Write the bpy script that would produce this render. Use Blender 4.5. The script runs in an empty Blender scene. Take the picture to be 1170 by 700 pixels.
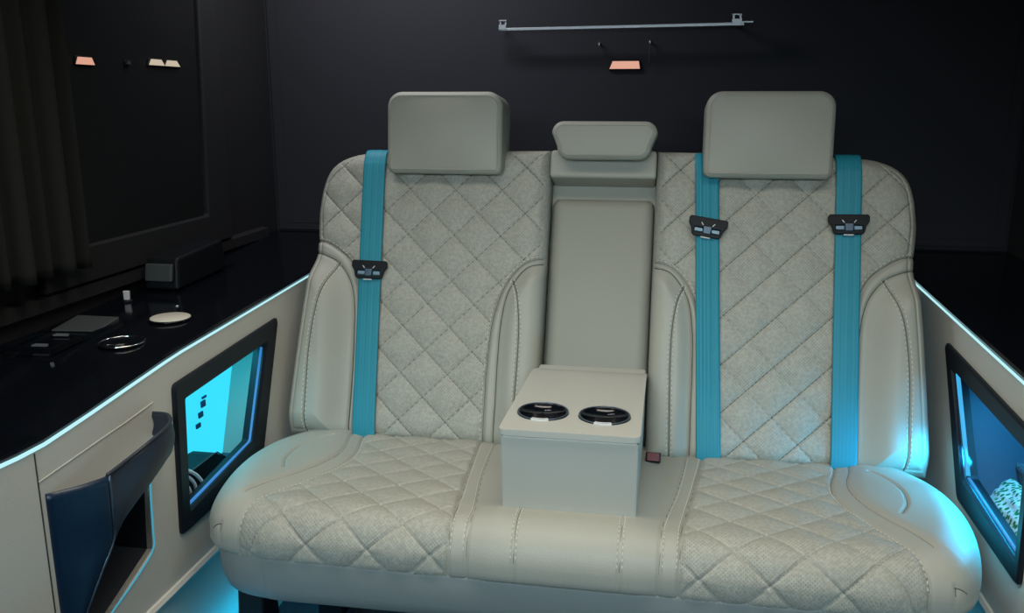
import bpy, bmesh, math, random
import numpy as np
from mathutils import Vector, Matrix, geometry
random.seed(4)
SC = bpy.context.scene
COL = SC.collection
PI = math.pi

# ------------------------------------------------------------------ materials
def srgb(r, g, b):
    f = lambda c: (c/255/12.92) if c <= 10 else ((c/255+.055)/1.055)**2.4
    return (f(r), f(g), f(b), 1)

def new_mat(name):
    m = bpy.data.materials.new(name); m.use_nodes = True
    return m, m.node_tree, m.node_tree.nodes['Principled BSDF']

def plain(name, col, rough=.5, metal=0, spec=.5, bump=0, bscale=200, vary=0, vscale=6, coat=0):
    m, t, p = new_mat(name)
    p.inputs['Base Color'].default_value = col
    p.inputs['Roughness'].default_value = rough
    p.inputs['Metallic'].default_value = metal
    p.inputs['Specular IOR Level'].default_value = spec
    p.inputs['Coat Weight'].default_value = coat
    tc = t.nodes.new('ShaderNodeTexCoord')
    if vary:
        n = t.nodes.new('ShaderNodeTexNoise'); n.inputs['Scale'].default_value = vscale
        n.inputs['Detail'].default_value = 5
        t.links.new(tc.outputs['Object'], n.inputs['Vector'])
        mx = t.nodes.new('ShaderNodeMix'); mx.data_type = 'RGBA'
        mx.inputs[6].default_value = tuple(c*(1-vary) for c in col[:3]) + (1,)
        mx.inputs[7].default_value = tuple(min(1, c*(1+vary)) for c in col[:3]) + (1,)
        t.links.new(n.outputs['Fac'], mx.inputs[0]); t.links.new(mx.outputs[2], p.inputs['Base Color'])
    if bump:
        n = t.nodes.new('ShaderNodeTexNoise'); n.inputs['Scale'].default_value = bscale
        n.inputs['Detail'].default_value = 3
        t.links.new(tc.outputs['Object'], n.inputs['Vector'])
        b = t.nodes.new('ShaderNodeBump'); b.inputs['Strength'].default_value = bump
        b.inputs['Distance'].default_value = .002
        t.links.new(n.outputs['Fac'], b.inputs['Height']); t.links.new(b.outputs['Normal'], p.inputs['Normal'])
    return m

def emit(name, col, strength):
    m, t, p = new_mat(name)
    p.inputs['Base Color'].default_value = (0, 0, 0, 1)
    p.inputs['Emission Color'].default_value = col
    p.inputs['Emission Strength'].default_value = strength
    return m

LEATHER = (.36, .35, .298, 1)
M = {}
M['leather'] = plain('beige_leather', LEATHER, .50, spec=.35, bump=.25, bscale=420, vary=.05, vscale=9)
M['base_leather'] = plain('base_leather', (.21, .235, .23, 1), .5, spec=.3, bump=.15, bscale=300, vary=.04)  # leather darkened and blued to carry shade and blue light below the cushion
M['trim_leather'] = plain('beige_trim', (.66, .63, .565, 1), .5, spec=.3, bump=.15, bscale=300, vary=.04)
M['box_leather'] = plain('armrest_leather', (.43, .425, .38, 1), .45, spec=.35, bump=.15, bscale=420, vary=.03)
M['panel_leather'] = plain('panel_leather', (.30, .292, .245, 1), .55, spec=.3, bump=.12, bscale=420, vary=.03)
M['thread'] = plain('cream_thread', (.62, .60, .52, 1), .7)
M['quilt_thread'] = plain('taupe_thread', (.075, .075, .06, 1), .8)  # thread darkened to carry the shade of the grooves
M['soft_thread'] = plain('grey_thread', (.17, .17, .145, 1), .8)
M['dark_thread'] = plain('shadow_seam', (.05, .05, .045, 1), .8)
M['black_plastic'] = plain('black_plastic', (.005, .006, .008, 1), .5, spec=.22, bump=.1)
M['frame_black'] = plain('niche_frame_black', (.006, .009, .014, 1), .45, spec=.3, bump=.1)
M['gloss_black'] = plain('piano_black', (.0035, .0045, .007, 1), .12, spec=.4)
M['dark_panel'] = plain('dark_headliner', (.030, .030, .034, 1), .8, spec=.2, bump=.2, bscale=150)
M['dark_wall'] = plain('dark_side_wall', (.018, .018, .019, 1), .7, spec=.2, bump=.2, bscale=150)
M['curtain'] = plain('dark_curtain', (.020, .020, .018, 1), .9, spec=.1)
M['glass'] = plain('night_glass', (.025, .025, .029, 1), .8, spec=.1)
M['side_glass'] = plain('side_night_glass', (.012, .012, .012, 1), .5, spec=.2)
M['carpet'] = plain('dark_carpet', (.03, .032, .036, 1), .95, bump=.6, bscale=300)
M['metal'] = plain('brushed_metal', (.30, .31, .33, 1), .4, metal=.7)
M['chrome'] = plain('chrome', (.75, .75, .75, 1), .15, metal=1)
M['steel_dark'] = plain('dark_steel', (.10, .14, .19, 1), .35, metal=.7)
M['tongue_grey'] = plain('tongue_grey_blue', (.20, .30, .38, 1), .4, metal=.3)
M['pocket'] = plain('navy_pocket_leather', (.016, .024, .038, 1), .4, spec=.5, bump=.2, bscale=250)
M['pocket_blue'] = plain('deep_blue_leather', (.005, .020, .046, 1), .35, spec=.5, bump=.15, bscale=250)
M['recess'] = plain('dark_recess', (.008, .012, .02, 1), .6)
M['red'] = plain('red_button', (.11, .005, .014, 1), .4)
M['white_plastic'] = plain('white_plastic', (.6, .6, .6, 1), .4)
M['beige_cap'] = plain('beige_cap', (.62, .58, .48, 1), .5)
M['grey_plastic'] = plain('grey_plastic', (.045, .05, .05, 1), .5)
M['niche_white'] = plain('niche_pale_panel', (.5, .6, .62, 1), .5)
M['niche_lit'] = emit('backlit_cyan_panel', (.04, .74, 1, 1), 1.0)  # glow put in for cyan LED light falling on the niche back
M['led_blue'] = emit('blue_edge_led', (.05, .28, .75, 1), .8)
M['led_azure'] = emit('azure_edge_led', (.06, .50, .95, 1), .9)
M['niche_dark'] = plain('niche_dark_panel', (.05, .075, .11, 1), .6)
M['niche_beige'] = plain('niche_beige_edge', (.42, .40, .36, 1), .6)
M['cable'] = plain('white_cable', (.75, .78, .8, 1), .4)
M['socket'] = plain('socket_navy', (.01, .03, .10, 1), .4)
M['led'] = emit('cyan_led', (.10, .80, 1, 1), 6)
M['led_edge'] = emit('cyan_edge_led', (.50, .90, .96, 1), 1.0)
M['led_rim'] = emit('cyan_rim_led', (.10, .55, .75, 1), .55)
M['led_floor'] = emit('cyan_floor_led', (.0, .42, .75, 1), 11)
M['lamp_pink'] = emit('amber_lamp', (.85, .42, .30, 1), .85)  # glow put in for reflections of cabin lights in dark glass
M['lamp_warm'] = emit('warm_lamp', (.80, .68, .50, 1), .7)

# teal webbing
def webbing():
    m, t, p = new_mat('teal_webbing')
    p.inputs['Roughness'].default_value = .55
    p.inputs['Specular IOR Level'].default_value = .35
    uv = t.nodes.new('ShaderNodeUVMap'); sp = t.nodes.new('ShaderNodeSeparateXYZ')
    t.links.new(uv.outputs['UV'], sp.inputs[0])
    w = t.nodes.new('ShaderNodeTexWave'); w.wave_type = 'BANDS'; w.bands_direction = 'X'
    w.inputs['Scale'].default_value = 2.2
    w.inputs['Distortion'].default_value = 0
    t.links.new(uv.outputs['UV'], w.inputs['Vector'])
    mx = t.nodes.new('ShaderNodeMix'); mx.data_type = 'RGBA'
    mx.inputs[6].default_value = (.014, .215, .290, 1); mx.inputs[7].default_value = (.018, .245, .325, 1)
    t.links.new(w.outputs['Fac'], mx.inputs[0]); t.links.new(mx.outputs[2], p.inputs['Base Color'])
    w2 = t.nodes.new('ShaderNodeTexWave'); w2.bands_direction = 'Y'; w2.inputs['Scale'].default_value = 90
    t.links.new(uv.outputs['UV'], w2.inputs['Vector'])
    ad = t.nodes.new('ShaderNodeMath'); ad.operation = 'ADD'
    t.links.new(w.outputs['Fac'], ad.inputs[0]); t.links.new(w2.outputs['Fac'], ad.inputs[1])
    b = t.nodes.new('ShaderNodeBump'); b.inputs['Strength'].default_value = .12; b.inputs['Distance'].default_value = .0006
    t.links.new(ad.outputs[0], b.inputs['Height']); t.links.new(b.outputs['Normal'], p.inputs['Normal'])
    return m
M['web'] = webbing()

# perforated quilted leather: rows of tiny punched holes on the panel's own UV metres
def perforated(name, hole=.0048, dark=.42):
    m, t, p = new_mat(name)
    p.inputs['Roughness'].default_value = .55; p.inputs['Specular IOR Level'].default_value = .3
    uv = t.nodes.new('ShaderNodeUVMap')
    rot = t.nodes.new('ShaderNodeMapping'); rot.inputs['Rotation'].default_value = (0, 0, PI/4)
    rot.inputs['Scale'].default_value = (1/hole, 1/hole, 1)
    t.links.new(uv.outputs['UV'], rot.inputs['Vector'])
    fr = t.nodes.new('ShaderNodeVectorMath'); fr.operation = 'FRACTION'
    t.links.new(rot.outputs['Vector'], fr.inputs[0])
    di = t.nodes.new('ShaderNodeVectorMath'); di.operation = 'DISTANCE'
    fl = t.nodes.new('ShaderNodeVectorMath'); fl.operation = 'MULTIPLY'
    fl.inputs[1].default_value = (1, 1, 0)
    t.links.new(fr.outputs[0], fl.inputs[0]); t.links.new(fl.outputs[0], di.inputs[0])
    di.inputs[1].default_value = (.5, .5, 0)
    mr = t.nodes.new('ShaderNodeMapRange'); mr.inputs[1].default_value = .16; mr.inputs[2].default_value = .30
    mr.inputs[3].default_value = 1; mr.inputs[4].default_value = 0
    t.links.new(di.outputs['Value'], mr.inputs[0])
    # worn patches: the holes read stronger here and there
    tc = t.nodes.new('ShaderNodeTexCoord')
    n = t.nodes.new('ShaderNodeTexNoise'); n.inputs['Scale'].default_value = 14; n.inputs['Detail'].default_value = 4
    t.links.new(tc.outputs['Object'], n.inputs['Vector'])
    nr = t.nodes.new('ShaderNodeMapRange'); nr.inputs[1].default_value = .35; nr.inputs[2].default_value = .65
    nr.inputs[3].default_value = .06; nr.inputs[4].default_value = dark
    t.links.new(n.outputs['Fac'], nr.inputs[0])
    fm = t.nodes.new('ShaderNodeMath'); fm.operation = 'MULTIPLY'
    t.links.new(mr.outputs[0], fm.inputs[0]); t.links.new(nr.outputs[0], fm.inputs[1])
    n2 = t.nodes.new('ShaderNodeTexNoise'); n2.inputs['Scale'].default_value = 160; n2.inputs['Detail'].default_value = 3
    t.links.new(tc.outputs['Object'], n2.inputs['Vector'])
    base = t.nodes.new('ShaderNodeMix'); base.data_type = 'RGBA'
    base.inputs[6].default_value = tuple(c*.90 for c in LEATHER[:3]) + (1,)
    base.inputs[7].default_value = tuple(c*1.10 for c in LEATHER[:3]) + (1,)
    n2r = t.nodes.new('ShaderNodeMapRange'); n2r.inputs[1].default_value = .36; n2r.inputs[2].default_value = .64
    t.links.new(n2.outputs['Fac'], n2r.inputs[0])
    t.links.new(n2r.outputs[0], base.inputs[0])
    mx = t.nodes.new('ShaderNodeMix'); mx.data_type = 'RGBA'
    mx.inputs[7].default_value = (.10, .095, .08, 1)
    t.links.new(base.outputs[2], mx.inputs[6])
    t.links.new(fm.outputs[0], mx.inputs[0]); t.links.new(mx.outputs[2], p.inputs['Base Color'])
    inv = t.nodes.new('ShaderNodeMath'); inv.operation = 'SUBTRACT'; inv.inputs[0].default_value = 1
    t.links.new(mr.outputs[0], inv.inputs[1])
    ad = t.nodes.new('ShaderNodeMath'); ad.operation = 'ADD'
    t.links.new(inv.outputs[0], ad.inputs[0]); t.links.new(n2.outputs['Fac'], ad.inputs[1])
    b = t.nodes.new('ShaderNodeBump'); b.inputs['Strength'].default_value = .35; b.inputs['Distance'].default_value = .0012
    t.links.new(ad.outputs[0], b.inputs['Height']); t.links.new(b.outputs['Normal'], p.inputs['Normal'])
    return m
M['perf'] = perforated('perforated_quilt_leather')

def snack_mat():
    m, t, p = new_mat('printed_snack_film')
    p.inputs['Roughness'].default_value = .25
    tc = t.nodes.new('ShaderNodeTexCoord')
    n = t.nodes.new('ShaderNodeTexVoronoi'); n.inputs['Scale'].default_value = 95
    t.links.new(tc.outputs['Object'], n.inputs['Vector'])
    r = t.nodes.new('ShaderNodeValToRGB')
    r.color_ramp.elements[0].color = (.02, .22, .08, 1); r.color_ramp.elements[0].position = .34
    r.color_ramp.elements[1].color = (.75, .85, .80, 1); r.color_ramp.elements[1].position = .5
    e = r.color_ramp.elements.new(.44); e.color = (.25, .6, .25, 1)
    t.links.new(n.outputs['Distance'], r.inputs[0]); t.links.new(r.outputs[0], p.inputs['Base Color'])
    return m
M['snack'] = snack_mat()

def clear_mat():
    m, t, p = new_mat('clear_plastic')
    p.inputs['Base Color'].default_value = (.75, .85, .9, 1)
    p.inputs['Roughness'].default_value = .12
    p.inputs['Transmission Weight'].default_value = .85
    return m
M['clear'] = clear_mat()

# ------------------------------------------------------------------ object helpers
def link(o, parent=None):
    COL.objects.link(o)
    if parent is not None: o.parent = parent
    return o
def thing(name, label, cat, loc=(0, 0, 0), group=None):
    o = bpy.data.objects.new(name, None); o.empty_display_size = .05
    COL.objects.link(o); o.location = loc
    o['label'] = label; o['category'] = cat
    if group: o['group'] = group
    return o
def mesh_obj(name, verts, faces, mat, parent=None, smooth=True, uv=None):
    """verts in world coordinates; placed relative to the parent's location."""
    off = Vector((0, 0, 0)); q = parent
    while q is not None: off += Vector(q.location); q = q.parent
    me = bpy.data.meshes.new(name)
    V = np.asarray(verts, float) - np.array(off)
    me.from_pydata([tuple(v) for v in V], [], [tuple(int(i) for i in f) for f in faces])
    if uv is not None:
        l = me.uv_layers.new(name='UVMap')
        idx = np.empty(len(me.loops), int); me.loops.foreach_get('vertex_index', idx)
        l.data.foreach_set('uv', np.asarray(uv, float)[idx].ravel())
    me.validate(); me.update()
    if smooth:
        me.polygons.foreach_set('use_smooth', [True]*len(me.polygons))
    me.materials.append(mat)
    o = bpy.data.objects.new(name, me)
    return link(o, parent)
def bm_obj(name, bm, mat, parent=None, smooth=False, bevel=0, seg=3):
    off = Vector((0, 0, 0)); q = parent
    while q is not None: off += Vector(q.location); q = q.parent
    bmesh.ops.translate(bm, verts=bm.verts, vec=-off)
    bmesh.ops.recalc_face_normals(bm, faces=bm.faces)
    me = bpy.data.meshes.new(name); bm.to_mesh(me); bm.free()
    if smooth: me.polygons.foreach_set('use_smooth', [True]*len(me.polygons))
    me.materials.append(mat)
    o = bpy.data.objects.new(name, me); link(o, parent)
    if bevel:
        b = o.modifiers.new('bevel', 'BEVEL'); b.width = bevel; b.segments = seg; b.limit_method = 'ANGLE'
        b.angle_limit = math.radians(40)
        me.polygons.foreach_set('use_smooth', [True]*len(me.polygons))
        w = o.modifiers.new('wn', 'WEIGHTED_NORMAL')
    return o
def add_box(bm, lo, hi):
    r = bmesh.ops.create_cube(bm, size=1)
    lo = Vector(lo); hi = Vector(hi)
    for v in r['verts']:
        v.co = Vector(((v.co.x+.5)*(hi.x-lo.x)+lo.x, (v.co.y+.5)*(hi.y-lo.y)+lo.y, (v.co.z+.5)*(hi.z-lo.z)+lo.z))
    return r['verts']
def prism(bm, poly_a, poly_b):
    """closed solid between two equal-length loops of 3D points."""
    a = [bm.verts.new(p) for p in poly_a]; b = [bm.verts.new(p) for p in poly_b]
    n = len(a)
    bm.faces.new(a); bm.faces.new(b[::-1])
    for i in range(n): bm.faces.new((a[i], b[i], b[(i+1) % n], a[(i+1) % n]))
def tube(bm, pts, r, n=8, closed=False):
    pts = [Vector(p) for p in pts]
    rings = []
    N = len(pts)
    for i, p in enumerate(pts):
        a = pts[i-1] if (i > 0 or closed) else p
        b = pts[(i+1) % N] if (i < N-1 or closed) else p
        d = (b-a).normalized()
        u = d.orthogonal().normalized() if i == 0 else (u - d*u.dot(d)).normalized()
        w = d.cross(u)
        rr = r[i] if hasattr(r, '__len__') else r
        rings.append([bm.verts.new(p + (u*math.cos(t)+w*math.sin(t))*rr) for t in [2*PI*k/n for k in range(n)]])
    for i in range(N if closed else N-1):
        A, B = rings[i], rings[(i+1) % N]
        for k in range(n): bm.faces.new((A[k], A[(k+1) % n], B[(k+1) % n], B[k]))
    if not closed:
        bm.faces.new(rings[0][::-1]); bm.faces.new(rings[-1])
def lathe(bm, prof, c, axis_u=Vector((1, 0, 0)), axis_v=Vector((0, 1, 0)), n=40, closed=False):
    """prof: (radius, height) pairs around axis_u x axis_v through c."""
    w = axis_u.cross(axis_v).normalized(); c = Vector(c)
    rings = [[bm.verts.new(c + (axis_u*math.cos(2*PI*k/n)+axis_v*math.sin(2*PI*k/n))*r + w*h) for k in range(n)] for r, h in prof]
    m = len(rings)
    for i in range(m if closed else m-1):
        A, B = rings[i], rings[(i+1) % m]
        for k in range(n): bm.faces.new((A[k], A[(k+1) % n], B[(k+1) % n], B[k]))
    if not closed:
        if prof[0][0] > 1e-5: bm.faces.new(rings[0][::-1])
        if prof[-1][0] > 1e-5: bm.faces.new(rings[-1])

# ------------------------------------------------------------------ numeric helpers
def resample(poly, params):
    P = np.asarray(poly, float)
    s = np.concatenate([[0], np.cumsum(np.linalg.norm(np.diff(P, axis=0), axis=1))]); s /= s[-1]
    return np.stack([np.interp(params, s, P[:, k]) for k in range(P.shape[1])], -1)
def smooth_poly(poly, n=60):
    """Catmull-Rom through the points."""
    P = np.asarray(poly, float)
    P = np.vstack([2*P[0]-P[1], P, 2*P[-1]-P[-2]])
    out = []
    m = len(P)-3
    k = max(2, n//m)
    for i in range(m):
        p0, p1, p2, p3 = P[i:i+4]
        for t in np.linspace(0, 1, k, endpoint=False):
            out.append(.5*((2*p1)+(-p0+p2)*t+(2*p0-5*p1+4*p2-p3)*t*t+(-p0+3*p1-3*p2+p3)*t**3))
    out.append(P[-2]); return np.array(out)
def dist_poly(X, poly, closed=False):
    """distance of points X (n,2) to a polyline."""
    P = np.asarray(poly, float)
    A = P; B = np.roll(P, -1, 0)
    if not closed: A, B = P[:-1], P[1:]
    best = np.full(len(X), 1e9)
    for a, b in zip(A, B):
        ab = b-a; L = ab@ab
        if L < 1e-14: continue
        t = np.clip(((X-a)@ab)/L, 0, 1)
        d = X-a-t[:, None]*ab
        best = np.minimum(best, (d*d).sum(1))
    return np.sqrt(best)
def inside(X, poly):
    P = np.asarray(poly, float); c = np.zeros(len(X), bool)
    j = len(P)-1
    for i in range(len(P)):
        xi, yi = P[i]; xj, yj = P[j]
        if yi != yj:
            cond = ((yi > X[:, 1]) != (yj > X[:, 1])) & (X[:, 0] < (xj-xi)*(X[:, 1]-yi)/(yj-yi)+xi)
            c ^= cond
        j = i
    return c
def sdf(X, poly):
    d = dist_poly(X, poly, True); return np.where(inside(X, poly), d, -d)
def sstep(a, b, x):
    t = np.clip((x-a)/(b-a), 0, 1); return t*t*(3-2*t)
def gauss(d, w): return np.exp(-(d/w)**2)
def cluster(n, k=.6):
    s = np.linspace(0, 1, n); return (1-k)*s + k*(1-np.cos(PI*s))/2
def coons(B, T, L, R, S, Tt):
    b, t = resample(B, S), resample(T, S)
    l, r = resample(L, Tt), resample(R, Tt)
    s = S[None, :, None]; v = Tt[:, None, None]
    C = (1-v)*b[None]+v*t[None]+(1-s)*l[:, None]+s*r[:, None]
    C -= (1-s)*(1-v)*b[0]+s*(1-v)*b[-1]+(1-s)*v*t[0]+s*v*t[-1]
    return C
def grid_faces(nt, ns):
    i = np.arange(nt*ns).reshape(nt, ns)
    return np.stack([i[:-1, :-1], i[:-1, 1:], i[1:, 1:], i[1:, :-1]], -1).reshape(-1, 4)
def grid_normals(P):
    du = np.gradient(P, axis=1); dv = np.gradient(P, axis=0)
    n = np.cross(du, dv); n /= (np.linalg.norm(n, axis=-1, keepdims=True)+1e-12); return n
def border_loop(nt, ns):
    i = np.arange(nt*ns).reshape(nt, ns)
    return np.concatenate([i[0, :], i[1:, -1], i[-1, -2::-1], i[-2:0:-1, 0]])
def sub_mesh(V, F, mask, uv=None):
    f = F[mask]; u, inv = np.unique(f, return_inverse=True)
    return V[u], inv.reshape(f.shape), (None if uv is None else uv[u])

# ================================================================== GEOMETRY OF THE PLACE
XC = -.143                      # the bench's middle
YB, ZB, TH = 1.762, .430, math.radians(20)
ct, st = math.cos(TH), math.sin(TH)
def back(u, v, h):              # a point on the reclined backrest plane, h in front of it
    return np.stack([XC+u, YB+v*st-h*ct, ZB+v*ct+h*st], -1)
def backp(u, v, h): return Vector((XC+u, YB+v*st-h*ct, ZB+v*ct+h*st))
UX = Vector((1, 0, 0)); UV = Vector((0, st, ct)); UH = Vector((0, -ct, st))
XL, XR = -.85, .58              # faces of the two side consoles
WL, WR, YR, YF, ZC = -1.17, .90, 2.50, -1.0, 1.78

# ------------------------------------------------------------------ the shell
def struct(name, bm, mat, bevel=0):
    o = bm_obj(name, bm, mat, None, bevel=bevel); o['kind'] = 'structure'; return o
def slab(name, lo, hi, mat):
    bm = bmesh.new(); add_box(bm, lo, hi); return struct(name, bm, mat)
slab('floor', (WL-.05, YF-.05, -.05), (WR+.05, YR+.05, 0), M['carpet'])
slab('ceiling', (WL-.05, YF-.05, ZC), (WR+.05, YR+.05, ZC+.05), M['dark_panel'])
slab('wall_left', (WL-.05, YF, 0), (WL, YR, ZC), M['dark_wall'])
slab('wall_right', (WR, YF, 0), (WR+.05, YR, ZC), M['dark_wall'])
slab('wall_rear', (WL-.05, YR, 0), (WR+.05, YR+.05, ZC), M['glass'])
slab('wall_front', (WL-.05, YF-.05, 0), (WR+.05, YF, ZC), M['dark_panel'])

def window(name, poly_out, poly_in, axis, frame_d, glass_at):
    """a window unit: a raised frame ring and a dark pane. polys are 3D loops on the wall; axis points into the cabin."""
    ax = Vector(axis)
    bm = bmesh.new()
    o0 = [Vector(p) for p in poly_out]; i0 = [Vector(p) for p in poly_in]
    n = len(o0)
    L = [[bm.verts.new(p+ax*d) for p in q] for q, d in ((o0, 0.001), (o0, frame_d), (i0, frame_d), (i0, .001))]
    for a, b in zip(L, L[1:]+L[:1]):
        for k in range(n): bm.faces.new((a[k], a[(k+1) % n], b[(k+1) % n], b[k]))
    fr = struct(name, bm, M['glass'] if abs(ax.y) > .5 else M['dark_wall'], bevel=.006 if frame_d > .01 else .001)
    bm = bmesh.new(); prism(bm, [p+ax*glass_at for p in i0], [p+ax*(glass_at+.004) for p in i0])
    bm_obj('window_glass', bm, M['glass'] if abs(ax.y) > .5 else M['side_glass'], fr)
    return fr
def rect_yz(x, y0, y1, z0, z1): return [(x, y0, z0), (x, y1, z0), (x, y1, z1), (x, y0, z1)]
window('window_1', rect_yz(WL, 1.44, 2.18, .80, 1.62), [(WL, 1.52, .875), (WL, 2.06, .875), (WL, 2.10, 1.56), (WL, 1.50, 1.56)], (1, 0, 0), .022, .004)
window('window_2', rect_yz(WR, 1.44, 2.18, .80, 1.62)[::-1], rect_yz(WR, 1.52, 2.10, .875, 1.56)[::-1], (-1, 0, 0), .022, .004)
window('window_3', [(-1.16, YR, .78), (.89, YR, .78), (.89, YR, 1.70), (-1.16, YR, 1.70)], [(-1.13, YR, .80), (.86, YR, .80), (.86, YR, 1.64), (-1.13, YR, 1.64)], (0, -1, 0), .006, .003)

# trim strip below the left window
bm = bmesh.new()
prism(bm, [(WL, .6, .765), (WL+.018, .6, .77), (WL+.018, .6, .795), (WL, .6, .80)], [(WL, 2.4, .765), (WL+.018, 2.4, .77), (WL+.018, 2.4, .795), (WL, 2.4, .80)])
struct('trim_1', bm, M['dark_wall'])

# pleated curtain by the left window
nv = 40; nu = 160
Y = np.linspace(.62, 1.54, nu); Z = np.linspace(.84, 1.70, nv)
yy, zz = np.meshgrid(Y, Z)
amp = .014*(1-.35*(zz-.84)/.86)
xx = WL+.05+amp*np.sin(yy*2*PI/.052+.6*np.sin(yy*11))+.004*np.sin(yy*61)
P = np.stack([xx, yy, zz], -1).reshape(-1, 3)
F = grid_faces(nv, nu)
P2 = P.copy(); P2[:, 0] -= .003
Nn = len(P); lp = border_loop(nv, nu)
F2 = [list(f[::-1]) for f in F]+[list(f+Nn) for f in F]
F2 += [[lp[k], lp[(k+1) % len(lp)], lp[(k+1) % len(lp)]+Nn, lp[k]+Nn] for k in range(len(lp))]
t = thing('curtain', 'dark pleated curtain hanging beside the left side window', 'curtain', (WL+.05, 1.1, .84))
mesh_obj('curtain_fabric', np.vstack([P2, P]), F2, M['curtain'], t)
bm = bmesh.new(); tube(bm, [(WL+.05, .58, 1.705), (WL+.05, 1.58, 1.705)], .008)
for yb in (.66, 1.5): add_box(bm, (WL, yb-.006, 1.698), (WL+.05, yb+.006, 1.712))
bm_obj('curtain_rail', bm, M['black_plastic'], t, smooth=False)

# ------------------------------------------------------------------ bench seat
bench = thing('bench_seat', 'beige leather bench seat with diamond quilting across the rear of the cabin', 'seat', (XC, 1.55, 0))

# --- backrests: outline in (a = |u|, v)
out_R = [(.684, -.012), (.680, .10), (.672, .25), (.664, .36), (.659, .42), (.664, .47), (.666, .51)]
out_T = [(.119, .668), (.19, .667), (.40, .664), (.547, .657), (.590, .650), (.624, .635), (.648, .609), (.661, .567), (.666, .51)]
out_B = [(.119, -.012), (.40, -.010), (.684, -.012)]
out_L = [(.119, -.012), (.119, .668)]
arc_o1 = smooth_poly([(.668, .444), (.630, .436), (.600, .420), (.568, .393), (.548, .355), (.538, .29), (.534, .15), (.534, -.03)], 48)
arc_o2 = smooth_poly([(.668, .416), (.630, .405), (.598, .389), (.568, .352), (.552, .30), (.546, .22), (.543, .12), (.543, -.03)], 48)
arc_i1 = smooth_poly([(.10, .420), (.126, .414), (.168, .397), (.203, .352), (.222, .298), (.232, .235), (.236, .125), (.234, -.03)], 48)
arc_i2 = smooth_poly([(.10, .408), (.126, .401), (.162, .386), (.196, .335), (.208, .270), (.211, .20), (.211, .10), (.211, -.03)], 48)
seam_o = smooth_poly([(.594, .388), (.615, .340), (.630, .280), (.638, .19), (.637, .08), (.635, -.02)], 40)
seam_i = smooth_poly([(.188, .362), (.174, .325), (.166, .27), (.164, .20), (.166, .09), (.169, -.02)], 40)
poly_o1 = np.vstack([arc_o1, [(.80, -.03), (.80, .444)]]); poly_o2 = np.vstack([arc_o2, [(.80, -.03), (.80, .416)]])
poly_i1 = np.vstack([arc_i1, [(.0, -.03), (.0, .420)]]);   poly_i2 = np.vstack([arc_i2, [(.0, -.03), (.0, .408)]])
OUTP = np.vstack([resample(out_B, np.linspace(0, 1, 20)), resample(smooth_poly(out_R), np.linspace(0, 1, 30))[1:],
                  resample(smooth_poly(out_T), np.linspace(0, 1, 50))[::-1][1:], resample(out_L, np.linspace(0, 1, 12))[::-1][1:-1]])
def fdist(x):  # distance of a phase to the nearest integer
    return np.abs(x-np.round(x))
def back_height(A):
    """relief of a backrest at (a, v) points."""
    a, v = A[:, 0], A[:, 1]
    d = np.maximum(sdf(A, OUTP), 0)
    R = .034
    q = np.clip(1-d/R, 0, 1)
    h = -R*(1-np.sqrt(np.maximum(0, 1-q*q)))
    do1, di1 = sdf(A, poly_o1), sdf(A, poly_i1)
    do2, di2 = sdf(A, poly_o2), sdf(A, poly_i2)
    # bolsters swell forward
    h += .036*sstep(0, .075, do2) + .018*sstep(0, .035, di2)
    h += .006*sstep(0, .012, do1)*(do2 < 0) + .005*sstep(0, .010, di1)*(di2 < 0)
    h += .006*((do2 >= 0)*1.0) + .005*((di2 >= 0)*1.0)
    # quilted field
    m = sstep(.0, .012, -do1)*sstep(.0, .012, -di1)*sstep(.004, .022, d)
    d1 = fdist((v-.95*a-.147)/.1035)*.1035*.725
    d2 = fdist((v+a-.36)/.108)*.108*.707
    puff = (1-gauss(d1, .016))*(1-gauss(d2, .016))
    h += m*(.0052*puff - .0034*gauss(d1, .0021) - .0026*gauss(d2, .0020))
    # seams
    for ln, w, dp in ((arc_o1, .0032, .005), (arc_o2, .0032, .005), (arc_i1, .0030, .0045), (arc_i2, .0030, .0045), (seam_o, .0030, .004), (seam_i, .0030, .004)):
        h -= dp*gauss(dist_poly(A, ln), w)
    # piping that runs along the outer side
    h -= .003*gauss(d-.016, .0028)*sstep(.60, .63, a)
    return h
def stitches(name, pts, nrm, parent, mat, length=.0062, gap=.0036, r=.00095, lift=.0004):
    """dashes of thread along a 3D polyline."""
    P = np.asarray(pts, float); s = np.concatenate([[0], np.cumsum(np.linalg.norm(np.diff(P, axis=0), axis=1))])
    return P, s
def dash_bm(bm, pts, length=.0065, gap=.0038, r=.0010):
    P = np.asarray(pts, float); s = np.concatenate([[0], np.cumsum(np.linalg.norm(np.diff(P, axis=0), axis=1))])
    x = 0
    at = lambda t: Vector([np.interp(t, s, P[:, k]) for k in range(3)])
    while x+length < s[-1]:
        tube(bm, [at(x), at(x+length/2), at(x+length)], [r*.6, r, r*.6], 5); x += length+gap

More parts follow.
